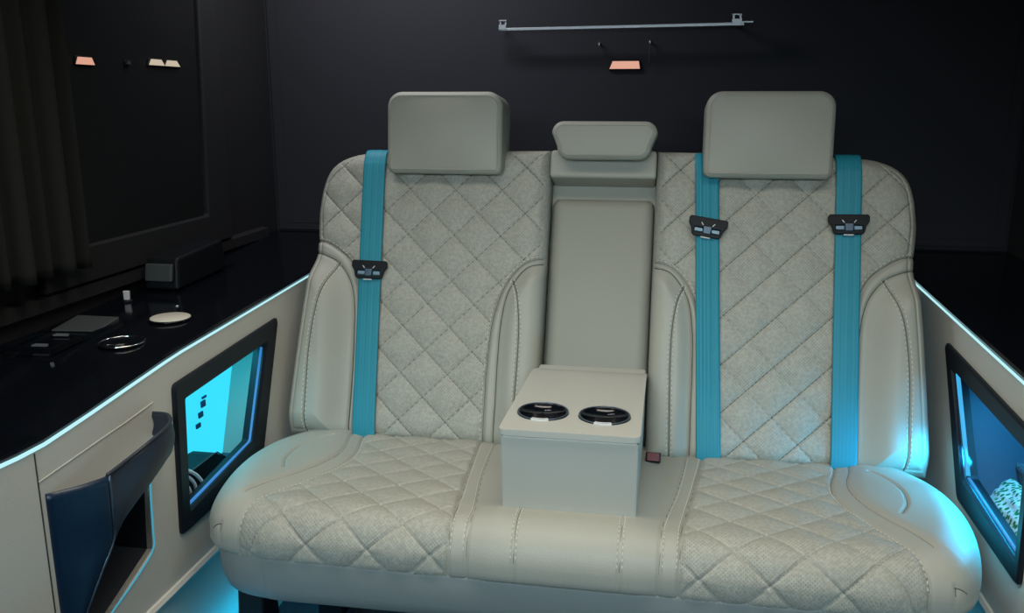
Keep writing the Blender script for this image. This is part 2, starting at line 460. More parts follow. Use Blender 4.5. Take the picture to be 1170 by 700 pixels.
NS, NT = 290, 350
S_, T_ = cluster(NS, .5), cluster(NT, .5)
GA = coons(out_B, smooth_poly(out_T), out_L, smooth_poly(out_R), S_, T_)
A = GA.reshape(-1, 2)
HB = back_height(A)
FB = grid_faces(NT, NS)
AC = A[FB].mean(1)
reg_o = sdf(AC, poly_o2) > 0; reg_i = sdf(AC, poly_i2) > 0
band = ((sdf(AC, poly_o1) > 0) & ~reg_o) | ((sdf(AC, poly_i1) > 0) & ~reg_i)
quilt = ~(reg_o | reg_i | band)
lpB = border_loop(NT, NS)
for m in (-1, 1):
    V = back(m*A[:, 0], A[:, 1], HB)
    Fm = FB if m > 0 else FB[:, ::-1]
    uv = A.copy()
    # the carcass: bands, sides and rear
    n0 = len(V)
    side1 = back(m*A[lpB, 0], A[lpB, 1], np.full(len(lpB), -.09))
    VV = np.vstack([V, side1]); k = len(lpB)
    FF = [list(f) for f in Fm[band]]
    for i in range(k):
        j = (i+1) % k
        f = [lpB[i], lpB[j], n0+j, n0+i]; FF.append(f[::-1] if m > 0 else f)
    FF.append([n0+i for i in range(k)][::(-1 if m > 0 else 1)])
    u_, inv = np.unique(np.concatenate([np.asarray(f) for f in FF]), return_inverse=True)
    mp = {int(a_): i for i, a_ in enumerate(u_)}
    bk = mesh_obj('backrest', VV[u_], [[mp[int(i)] for i in f] for f in FF], M['leather'], bench)
    v_, f_, w_ = sub_mesh(V, Fm, quilt, uv)
    mesh_obj('quilted_panel', v_, f_, M['perf'], bk, uv=w_)
    for rg in (reg_o, reg_i):
        v_, f_, w_ = sub_mesh(V, Fm, rg, uv)
        mesh_obj('side_bolster', v_, f_, M['leather'], bk, uv=w_)
    # thread
    bm = bmesh.new()
    for ln, offs in ((seam_o, (-.0045, .0045)), (seam_i, (-.0045, .0045)), (arc_o1, (-.005,)), (arc_i1, (.005,))):
        ln = np.asarray(ln); tg = np.gradient(ln, axis=0); tg /= np.linalg.norm(tg, axis=1)[:, None]
        nn = np.stack([-tg[:, 1], tg[:, 0]], -1)
        for o_ in offs:
            q = resample(ln+nn*o_, np.linspace(0, 1, 160))
            q = q[sdf(q, OUTP) > .006]
            if len(q) < 5: continue
            bm = bmesh.new(); dash_bm(bm, back(m*q[:, 0], q[:, 1], back_height(q)+.0006))
            bm_obj('stitching', bm, M['thread'], bk, smooth=True)
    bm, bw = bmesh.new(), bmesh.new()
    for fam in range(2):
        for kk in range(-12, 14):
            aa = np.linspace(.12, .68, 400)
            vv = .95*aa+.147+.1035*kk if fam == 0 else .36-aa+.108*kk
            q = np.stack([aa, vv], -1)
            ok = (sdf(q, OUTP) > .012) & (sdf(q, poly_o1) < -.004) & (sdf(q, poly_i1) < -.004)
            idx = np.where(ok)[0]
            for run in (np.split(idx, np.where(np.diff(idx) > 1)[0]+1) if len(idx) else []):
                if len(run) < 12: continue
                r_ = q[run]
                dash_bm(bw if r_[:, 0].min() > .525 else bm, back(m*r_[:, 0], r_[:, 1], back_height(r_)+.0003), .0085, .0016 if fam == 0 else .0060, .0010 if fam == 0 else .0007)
    for b_ in (bm, bw): bm_obj('quilt_thread', b_, M['quilt_thread'], bk, smooth=True)  # dark dashes put the groove's shade into the thread colour
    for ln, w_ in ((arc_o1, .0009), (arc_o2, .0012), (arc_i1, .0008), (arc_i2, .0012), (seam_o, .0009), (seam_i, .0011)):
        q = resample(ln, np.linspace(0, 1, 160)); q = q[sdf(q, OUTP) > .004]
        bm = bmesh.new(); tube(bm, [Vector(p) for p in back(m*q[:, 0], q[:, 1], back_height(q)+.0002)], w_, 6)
        bm_obj('seam_line', bm, M['quilt_thread'], bk, smooth=True)  # dark tube colours in the shade of the tight seam

# --- middle of the bench back: header, recessed panel
bm = bmesh.new()
def back_box(bm, u0, u1, v0, v1, h0, h1):
    prism(bm, [backp(u0, v0, h1), backp(u1, v0, h1), backp(u1, v1, h1), backp(u0, v1, h1)],
          [backp(u0, v0, h0), backp(u1, v0, h0), backp(u1, v1, h0), backp(u0, v1, h0)])
back_box(bm, -.1185, .1185, .600, .664, -.09, -.002)
hd = bm_obj('center_header', bm, M['leather'], bench, bevel=.008)
# recessed back panel, gently crowned with a rounded top
B_ = [(-.117, .0), (.117, .0)]; T2 = [(-.117, .555), (-.108, .568), (.108, .568), (.117, .555)]
Sx, Tx = cluster(60, .7), cluster(90, .7)
G = coons(B_, T2, [(-.117, .0), (-.117, .555)], [(.117, .0), (.117, .555)], Sx, Tx)
a2 = G.reshape(-1, 2)
pl = np.array([(-.117, -.05), (.117, -.05), (.117, .545), (.113, .560), (.100, .568), (-.100, .568), (-.113, .560), (-.117, .545)])
dd = np.maximum(sdf(a2, pl), 0); q = np.clip(1-dd/.028, 0, 1)
hh = -.052 - .028*(1-np.sqrt(np.maximum(0, 1-q*q)))
Vp = back(a2[:, 0], a2[:, 1], hh); lp = border_loop(90, 60)
Vb = back(a2[lp, 0], a2[lp, 1], np.full(len(lp), -.095))
n0 = len(Vp); k = len(lp)
mesh_obj('center_panel', np.vstack([Vp, Vb]), [list(f) for f in grid_faces(90, 60)] + [[lp[i], n0+i, n0+(i+1) % k, lp[(i+1) % k]] for i in range(k)], M['panel_leather'], bench)
bm = bmesh.new(); back_box(bm, -.66, .66, .02, .63, -.115, -.0915)
bm_obj('back_shell', bm, M['black_plastic'], bench, bevel=.01)

bm = bmesh.new(); back_box(bm, -.1185, .1185, .0, .606, -.0912, -.083)
bm_obj('recess_liner', bm, M['leather'], bench)

# --- headrests
HA = math.radians(14)
def upright(dv, h, h0=.01):
    """turn an offset on the headrest forward about its middle."""
    dh = h-h0
    return dv*math.cos(HA)-dh*math.sin(HA), h0+dv*math.sin(HA)+dh*math.cos(HA)
def headrest(uc, vc, w, h, hf, hb, R, rc, taper=0, crown=.008, seam=True):
    """pillow with rounded outline; front at hf, rear at hb."""
    def outline(n=9):
        pts = []
        hw, hh_ = w/2, h/2
        rt, rb = rc
        for cx, cy, r, a0 in ((hw-rb-taper, -hh_+rb, rb, -PI/2), (hw-rt, hh_-rt, rt, 0), (-hw+rt, hh_-rt, rt, PI/2), (-hw+rb+taper, -hh_+rb, rb, PI)):
            for i in range(n):
                t_ = a0+PI/2*i/(n-1); pts.append((cx+r*math.cos(t_), cy+r*math.sin(t_)))
        return np.array(pts)
    O = outline()
    oo = []
    for i in range(len(O)):
        p, q = O[i], O[(i+1) % len(O)]; kk = max(1, int(np.linalg.norm(q-p)/.006))
        oo += [p+(q-p)*j/kk for j in range(kk)]
    O = np.array(oo)
    c0 = np.array([0., 0.]); nR = 14; depth = hf-hb
    rows = []
    def inset(d):
        # move the outline inward by d along its normals
        tg = np.roll(O, -1, 0)-np.roll(O, 1, 0); tg /= np.linalg.norm(tg, axis=1)[:, None]+1e-9
        nn = np.stack([-tg[:, 1], tg[:, 0]], -1)
        return O+nn*d
    for k in range(nR+1):                       # front edge rounding
        t_ = PI/2*k/nR
        rows.append((inset(R*(1-math.cos(t_))), hf-R+R*math.sin(t_)))
    base = rows[-1][0]
    for k in range(1, 16):
        f = 1-k/16
        rows.append((c0+(base-c0)*f, hf))
    front = rows
    rows_b = []
    R2 = min(R*1.2, depth*.45)
    for k in range(nR+1):
        t_ = PI/2*k/nR
        rows_b.append((inset(R2*(1-math.cos(t_))*.8), hb+R2-R2*math.sin(t_)))
    allr = [*rows_b[::-1], *front]
    n = len(O); Vv = []; Ff = []
    for ri, (q_, hgt) in enumerate(allr):
        hq = np.full(n, hgt)
        if ri >= len(rows_b): hq = hq + crown*np.clip(1-(q_[:, 0]/(w/2))**2, 0, 1)*np.clip(1-(q_[:, 1]/(h/2))**2, 0, 1)
        dv_, hq = upright(q_[:, 1], hq)
        Vv.append(back(uc+q_[:, 0], vc+.010+dv_, hq))
    Vv = np.vstack(Vv)
    for r_ in range(len(allr)-1):
        for i in range(n):
            j = (i+1) % n; Ff.append([r_*n+i, r_*n+j, (r_+1)*n+j, (r_+1)*n+i])
    Ff.append([i for i in range(n)][::-1]); Ff.append([(len(allr)-1)*n+i for i in range(n)])
    return Vv, Ff, inset
for uc in (-.353, .350):
    Vv, Ff, ins = headrest(uc, .683, .264, .181, .068, -.050, .013, (.034, .0155), crown=.014)
    hr = mesh_obj('headrest', Vv, Ff, M['leather'], bench)
    # seam piping round the front face
    lp_ = ins(.00975); bm = bmesh.new()
    pts = []
    for p in lp_:
        dv_, h_ = upright(p[1], .068-.013+.013*math.sin(math.acos(.25))+.0002+.014*max(0, 1-(p[0]/.132)**2)*max(0, 1-(p[1]/.089)**2))
        pts.append(backp(uc+p[0], .693+dv_, h_))
    tube(bm, pts, .0016, 6, closed=True)
    bm_obj('piping', bm, M['leather'], hr, smooth=True)
    for dx in (-.055, .055):
        bm = bmesh.new(); tube(bm, [backp(uc+dx, .58, -.02), backp(uc+dx, .66, -.01)], .006, 12)
        bm_obj('headrest_post', bm, M['steel_dark'], hr, smooth=True)
Vv, Ff, ins = headrest(.004, .669, .229, .082, .062, -.03, .012, (.026, .027), taper=.012, crown=.004)
hr = mesh_obj('headrest', Vv, Ff, M['leather'], bench)
bm = bmesh.new(); lp_ = ins(.009)
pts = []
for p in lp_:
    dv_, h_ = upright(p[1], .062-.012+.012*math.sin(math.acos(.25))+.0002+.004*max(0, 1-(p[0]/.1145)**2)*max(0, 1-(p[1]/.041)**2))
    pts.append(backp(.004+p[0], .679+dv_, h_))
tube(bm, pts, .0016, 6, closed=True)
bm_obj('piping', bm, M['leather'], hr, smooth=True)

# --- seat cushion: plan outline (u, y)
SL = .125
def plane_z(y): return .4255+(1.80-y)*SL
cf = [(.0, 1.252), (.45, 1.252), (.52, 1.255), (.565, 1.264), (.598, 1.282), (.622, 1.308)]
cs_ = [(.622, 1.308), (.642, 1.345), (.665, 1.41), (.686, 1.49), (.698, 1.57), (.698, 1.65), (.686, 1.71), (.664, 1.765), (.648, 1.80)]
cf_s = smooth_poly(cf, 60)
front = np.vstack([cf_s[::-1]*np.array([-1, 1]), cf_s[1:]])
side = smooth_poly(cs_, 60)
rear = np.array([(-.648, 1.80), (.648, 1.80)])
CP = np.vstack([front, side[1:], [(.648, 2.1)], [(-.648, 2.1)], (side*np.array([-1, 1]))[::-1][:-1]])
RC = .068
LF = 1.80-1.252-RC
def s_of_y(y):
    df = y-1.252
    return np.where(df > RC, 1.80-y, LF+RC*np.arcsin(np.clip(1-df/RC, 0, 1)))
def y_of_s(s):
    s = np.asarray(s, float)
    return np.where(s < LF, 1.80-s, 1.252+RC*(1-np.sin(np.clip((s-LF)/RC, 0, PI/2))))
s_out1 = smooth_poly([(.505, -.02), (.500, .06), (.476, .16), (.468, .24), (.478, .31), (.503, .39), (.530, .46), (.549, .515), (.555, .56), (.552, .66)], 60)
s_out2 = smooth_poly([(.535, -.02), (.528, .06), (.506, .15), (.500, .22), (.510, .295), (.533, .365), (.556, .42), (.572, .47)], 50)
s_in1 = smooth_poly([(.240, -.02), (.236, .06), (.213, .265), (.194, .42), (.187, .50), (.184, .66)], 50)
s_in2 = smooth_poly([(.204, -.02), (.203, .06), (.184, .27), (.160, .44), (.156, .50), (.153, .66)], 50)
s_c1 = np.array([(-.082, .30), (-.079, .47), (-.073, .66)]); s_c2 = np.array([(.093, .30), (.093, .66)])
s_k1 = smooth_poly([(.560, .085), (.578, .12), (.593, .19), (.585, .27), (.560, .335)], 30)
s_k2 = smooth_poly([(.588, .522), (.612, .504), (.642, .462), (.665, .42)], 24); s_k3 = np.array([(.590, .52), (.585, .565)])
QP = np.vstack([s_in1, s_out1[::-1]])
def cush_base(U):
    u, y = U[:, 0], U[:, 1]
    d = np.maximum(sdf(U, CP), 0); q = np.clip(1-d/RC, 0, 1)
    z = plane_z(y) - RC*(1-np.sqrt(np.maximum(0, 1-q*q)))
    return d, np.stack([XC+u, y, z], -1)
def cush_relief(U, d, s=None):
    a = np.abs(U[:, 0]); s = s_of_y(U[:, 1]) if s is None else s
    X = np.stack([a, s], -1); Xs = np.stack([U[:, 0], s], -1)
    dq = sdf(X, QP)
    m = sstep(0, .012, dq)
    d1 = fdist((a+s-.791)/.107)*.107*.707
    d2 = fdist((a-s+.361)/.107)*.107*.707
    puff = (1-gauss(d1, .016))*(1-gauss(d2, .016))
    h = m*(.0040*puff-.0030*gauss(d1, .0024)-.0030*gauss(d2, .0024))
    dc = sdf(X, np.vstack([s_out1, [(.9, .66), (.9, -.02)]]))
    h += .010*sstep(0, .06, dc)                     # side wings swell
    h += .006*sstep(0, .05, .158-a)                 # middle place
    for ln, dp, pts in ((s_out1, .005, X), (s_out2, .0035, X), (s_in1, .005, X), (s_in2, .004, X), (s_c1, .003, Xs), (s_c2, .003, Xs), (s_k1, .0035, X), (s_k2, .0012, X), (s_k3, .001, X)):
        h -= dp*gauss(dist_poly(pts, ln), .0030)
    return h
NS, NT = 560, 320
G = coons(front, rear, side*np.array([-1, 1]), side, cluster(NS, .6), cluster(NT, .85))
U = G.reshape(-1, 2)
d_, P0 = cush_base(U)
nrm = grid_normals(P0.reshape(NT, NS, 3)).reshape(-1, 3)
hC = cush_relief(U, d_)
V = P0 + nrm*hC[:, None]
FC = grid_faces(NT, NS)
sC = np.stack([np.abs(U[:, 0]), s_of_y(U[:, 1])], -1)
# the lower front face goes on straight down below the rounding
lp = border_loop(NT, NS); k = len(lp)
pb = P0[lp]; tg = np.roll(pb, -1, 0)-np.roll(pb, 1, 0); tg[:, 2] = 0; tg /= np.linalg.norm(tg, axis=1)[:, None]+1e-9
nh = np.stack([tg[:, 1], -tg[:, 0], 0*tg[:, 0]], -1)
V[lp] = pb+nh*cush_relief(U[lp], d_[lp])[:, None]
K = 7; drop = np.linspace(0, .024, K+1)[1:]
Vs = [V]; sS = [sC]; Us = [U[:, 0]]
s_end = sC[lp, 1]
for j, dz in enumerate(drop):
    rel = cush_relief(U[lp], d_[lp], s_end+dz)
    tuck = .004*(j/(K-1))**3
    q_ = pb+nh*(rel*(1-.5*(j/(K-1))**4)-tuck)[:, None]; q_[:, 2] = pb[:, 2]-dz
    Vs.append(q_); sS.append(np.stack([np.abs(U[lp, 0]), s_end+dz], -1)); Us.append(U[lp, 0])
q_ = Vs[-1].copy(); q_[:, :2] -= nh[:, :2]*.012; q_[:, 2] -= .003; Vs.append(q_); sS.append(np.stack([np.abs(U[lp, 0]), s_end+.9], -1)); Us.append(U[lp, 0])
n0 = len(V); VV = np.vstack(Vs); SA = np.vstack(sS); UA = np.concatenate(Us)
fs = []
for r in range(K+1):
    A_ = lp if r == 0 else n0+(r-1)*k+np.arange(k); B_2 = n0+r*k+np.arange(k)
    fs.append(np.stack([np.roll(A_, -1), A_, B_2, np.roll(B_2, -1)], -1))
FA = np.vstack([FC]+fs)
cc = SA[FA].mean(1); isq = (sdf(cc, QP) > 0) & (cc[:, 1] < .64); left = UA[FA].mean(1) < 0
FF = [list(f) for f in FA[~isq]]
FF.append([n0+K*k+i for i in range(k)][::-1])
u_ = np.unique(np.concatenate([np.asarray(f) for f in FF])); mp = {int(a_): i for i, a_ in enumerate(u_)}
cushion = mesh_obj('seat_cushion', VV[u_], [[mp[int(i)] for i in f] for f in FF], M['leather'], bench)
uvC = np.stack([UA, SA[:, 1]], -1)
for lf in (True, False):
    v_, f_, w_ = sub_mesh(VV, FA, isq & (left == lf), uvC)
    mesh_obj('quilted_panel', v_, f_, M['perf'], cushion, uv=w_)
def cush_line(X, m, lift=.0006, dmin=.0012):
    X = np.asarray(X); Uq = np.stack([m*X[:, 0], y_of_s(X[:, 1])], -1)
    d, p = cush_base(Uq); e = 1e-3
    _, px = cush_base(Uq+[e, 0]); _, py = cush_base(Uq+[0, e])
    n = np.cross(px-p, py-p); n /= np.linalg.norm(n, axis=1)[:, None]+1e-12
    keep = (d > dmin) & (X[:, 1] < .585) & (X[:, 1] > .05)
    return (p+n*(cush_relief(Uq, d)+lift)[:, None])[keep]
bm = bmesh.new()
for m in (-1, 1):
    for ln, offs in ((s_out1, (.0045,)), (s_in1, (.0045,)), (s_in2, (-.0045,)), (s_k2, (.0035,))):
        ln = np.asarray(ln); ln = resample(ln, np.linspace(0, 1, 140)); tg = np.gradient(ln, axis=0); tg /= np.linalg.norm(tg, axis=1)[:, None]
        nn = np.stack([-tg[:, 1], tg[:, 0]], -1)
        for o_ in offs: 
            q = cush_line(ln+nn*o_, m)
            if len(q) > 4:
                bm = bmesh.new(); dash_bm(bm, q); bm_obj('stitching', bm, M['thread'], cushion, smooth=True)
for ln in (s_c1, s_c2):
    for o_ in (-.004, .004):
        q = cush_line(resample(ln+np.array([o_, 0]), np.linspace(0, 1, 60)), 1)
        bm = bmesh.new(); dash_bm(bm, q); bm_obj('stitching', bm, M['thread'], cushion, smooth=True)
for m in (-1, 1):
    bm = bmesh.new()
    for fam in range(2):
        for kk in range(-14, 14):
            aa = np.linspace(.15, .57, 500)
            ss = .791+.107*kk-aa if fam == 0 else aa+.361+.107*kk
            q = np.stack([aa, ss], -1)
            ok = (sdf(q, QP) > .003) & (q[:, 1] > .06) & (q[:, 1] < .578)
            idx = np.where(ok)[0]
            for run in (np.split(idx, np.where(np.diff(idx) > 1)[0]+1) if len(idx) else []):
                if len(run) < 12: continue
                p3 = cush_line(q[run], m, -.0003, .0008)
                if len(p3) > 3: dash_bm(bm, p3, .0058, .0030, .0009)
    bm_obj('quilt_thread', bm, M['soft_thread'], cushion, smooth=True)  # mid-dark thread, also standing for shade in the cushion grooves
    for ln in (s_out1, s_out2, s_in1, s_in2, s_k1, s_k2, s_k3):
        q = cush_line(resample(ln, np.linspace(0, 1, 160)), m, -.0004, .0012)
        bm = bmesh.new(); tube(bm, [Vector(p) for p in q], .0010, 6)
        bm_obj('seam_line', bm, M['quilt_thread'], cushion, smooth=True)  # seam shade drawn as a dark tube
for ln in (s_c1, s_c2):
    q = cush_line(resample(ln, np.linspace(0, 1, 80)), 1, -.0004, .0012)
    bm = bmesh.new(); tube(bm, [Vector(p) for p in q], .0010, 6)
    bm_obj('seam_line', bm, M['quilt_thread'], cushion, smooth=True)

# --- fascia below the cushion
ringp = np.vstack([front, side[1:], (side*np.array([-1, 1]))[::-1][:-1]])
def inset_ring(dn):
    c = np.array([0, 1.56]); q = ringp-c; L = np.linalg.norm(q, axis=1)[:, None]; return c+q*(1-dn/L)
bm = bmesh.new(); rows = []
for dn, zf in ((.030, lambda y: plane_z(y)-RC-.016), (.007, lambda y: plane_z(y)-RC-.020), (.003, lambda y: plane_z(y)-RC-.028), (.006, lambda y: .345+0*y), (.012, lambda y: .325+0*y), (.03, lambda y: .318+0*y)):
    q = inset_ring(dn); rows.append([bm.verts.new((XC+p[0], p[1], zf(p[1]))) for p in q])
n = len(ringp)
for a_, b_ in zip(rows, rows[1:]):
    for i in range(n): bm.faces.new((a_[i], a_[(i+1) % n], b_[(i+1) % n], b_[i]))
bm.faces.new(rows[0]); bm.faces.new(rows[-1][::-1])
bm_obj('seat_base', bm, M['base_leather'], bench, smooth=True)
for ux, uy in ((-.57, 1.345), (.57, 1.345), (-.57, 1.72), (.57, 1.72)):
    bm = bmesh.new()
    prism(bm, [(XC+ux-.03, uy-.05, 0), (XC+ux+.03, uy-.05, 0), (XC+ux+.03, uy+.05, 0), (XC+ux-.03, uy+.05, 0)],
          [(XC+ux-.025, uy-.025, .322), (XC+ux+.025, uy-.025, .322), (XC+ux+.025, uy+.025, .322), (XC+ux-.025, uy+.025, .322)])
    lg = bm_obj('leg', bm, M['black_plastic'], bench, bevel=.006)
    bm = bmesh.new(); add_box(bm, (XC+ux-.034, uy-.07, 0), (XC+ux+.034, uy+.07, .022))
    bm_obj('floor_rail_foot', bm, M['steel_dark'], lg, bevel=.005)

# --- fold-down armrest with two cup holders
AU0, AU1 = -.1165, .1175
def arm_z(y): return .6325-(y-1.338)*.035
arm_prof = [(1.350, .478), (1.338, .622), (1.345, arm_z(1.338)-.012), (1.70, arm_z(1.70)-.012), (1.80, .605), (1.84, .56), (1.84, .50), (1.72, .475)]
bm = bmesh.new()
prism(bm, [(XC+AU0+.003, y, z) for y, z in arm_prof], [(XC+AU1-.003, y, z) for y, z in arm_prof])
arm = bm_obj('armrest', bm, M['box_leather'], bench, bevel=.005)
# lid, with two round openings
yl0, yl1 = 1.334, 1.835
def lid_z(y): return arm_z(y)+.001 if y < 1.70 else arm_z(1.70)+.001-.14*(y-1.70)-1.2*(y-1.70)**2
lc = [((XC+AU0)*.72+(XC+AU1)*.28+.0, 1.428), (XC+AU0*.255+AU1*.745, 1.428)]
lc = [(XC-.0545, 1.432), (XC+.0525, 1.430)]
rh = .0405
outer = []
rcor = .012
for cx, cy, a0 in ((XC+AU1-rcor, yl0+rcor, -PI/2), (XC+AU1-rcor, yl1-rcor, 0), (XC+AU0+rcor, yl1-rcor, PI/2), (XC+AU0+rcor, yl0+rcor, PI)):
    for i in range(5): outer.append((cx+rcor*math.cos(a0+PI/2*i/4), cy+rcor*math.sin(a0+PI/2*i/4)))
# extra points along the long sides so the lid can bend down at the rear
def densify(o):
    res = []
    for i, p in enumerate(o):
        q = o[(i+1) % len(o)]; res.append(p)
        L = math.dist(p, q)
        for k_ in range(1, int(L/.03)+1): res.append((p[0]+(q[0]-p[0])*k_/(int(L/.03)+1), p[1]+(q[1]-p[1])*k_/(int(L/.03)+1)))
    return res
outer = densify(outer)
holes = [[(c[0]+rh*math.cos(2*PI*i/40), c[1]+rh*math.sin(2*PI*i/40)) for i in range(40)] for c in lc]
def plate(bm, outer, holes, f_top, f_bot):
    """a plate with holes: f maps a 2D point to 3D."""
    loops = [outer]+holes
    flat = [p for l in loops for p in l]
    tris = geometry.tessellate_polygon([[Vector((p[0], p[1], 0)) for p in l] for l in loops])
    vt = [bm.verts.new(f_top(p)) for p in flat]; vb = [bm.verts.new(f_bot(p)) for p in flat]
    for a_, b_, c_ in tris:
        bm.faces.new((vt[a_], vt[b_], vt[c_])); bm.faces.new((vb[c_], vb[b_], vb[a_]))
    o = 0
    for l in loops:
        n_ = len(l)
        for i in range(n_):
            a_, b_ = o+i, o+(i+1) % n_
            bm.faces.new((vt[a_], vt[b_], vb[b_], vb[a_]))
        o += n_
bm = bmesh.new()
plate(bm, outer, holes, lambda p: (p[0], p[1], lid_z(p[1])), lambda p: (p[0], p[1], lid_z(p[1])-.0105))
lid = bm_obj('armrest_lid', bm, M['box_leather'], arm, bevel=.003, seg=2)
for cx, cy in lc:
    bm = bmesh.new(); z0 = lid_z(cy)
    lathe(bm, [(.0455, .0005), (.0445, .0030), (.0415, .0035), (.0395, .0020), (.0385, -.010), (.0365, -.058), (.0005, -.060), (.0005, -.064), (.0395, -.062), (.0400, -.006), (.0450, -.001)], (cx, cy, z0), n=48)
    cup = bm_obj('cup_holder', bm, M['gloss_black'], arm, smooth=True)
    # white piece put in as a highlight on the rim's near edge
    bm = bmesh.new()
    for i in range(9):
        t_ = -PI/2+(i-4)*.075
    pa = [(cx+.0455*math.cos(-PI/2+(i-4)*.085), cy+.0455*math.sin(-PI/2+(i-4)*.085), z0+.0042) for i in range(9)] + [(cx+.0395*math.cos(-PI/2+(i-4)*.085), cy+.0395*math.sin(-PI/2+(i-4)*.085), z0+.0046) for i in range(8, -1, -1)]
    prism(bm, pa, [(x, y, z-.004) for x, y, z in pa])
    tb = bm_obj('cup_holder_rim_tab', bm, M['white_plastic'], arm)
    bm = bmesh.new(); rr = .0435
    tube(bm, [(cx+rr*math.cos(2*PI*i/48), cy+rr*math.sin(2*PI*i/48), z0+.0032) for i in range(48)], .0013, 6, closed=True)
    bm_obj('cup_holder_ring', bm, M['steel_dark'], arm, smooth=True)

# --- belt buckles at the crevice
def buckle(u, y, z, red, tilt):
    bm = bmesh.new()
    d = Vector((0, -.85, .53)).normalized()
    R_ = Matrix.Rotation(tilt, 3, 'Z')
    def bx(w0, w1, th, l0, l1):
        s_ = Vector((1, 0, 0)); n_ = s_.cross(d)
        f = lambda w, l, t_: Vector((XC+u, y, z))+R_ @ (s_*w+d*l+n_*t_)
        return [f(-w0, l0, -th), f(w0, l0, -th), f(w0, l0, th), f(-w0, l0, th)], [f(-w1, l1, -th), f(w1, l1, -th), f(w1, l1, th), f(-w1, l1, th)]
    prism(bm, *bx(.012, .014, .008, -.05, .0))
    prism(bm, *bx(.014, .0155, .010, .0, .012))
    b = bm_obj('belt_buckle', bm, M['black_plastic'], bench, bevel=.002)
    bm = bmesh.new(); prism(bm, *bx(.013, .0125, .0085, .0115, .0155))
    bm_obj('release_button', bm, M['red'] if red else M['black_plastic'], b, bevel=.001)
    return b
buckle(.137, 1.700, .4475, True, .0)
b = buckle(-.128, 1.700, .4455, False, .25)
bm = bmesh.new()
pts = [(XC-.125, 1.72, .45), (XC-.140, 1.68, .478), (XC-.147, 1.65, .486), (XC-.150, 1.62, .478), (XC-.141, 1.60, .462)]
tube(bm, [Vector(p) for p in smooth_poly(pts, 24)], .0022, 6)
bm_obj('buckle_cord', bm, M['black_plastic'], b, smooth=True)

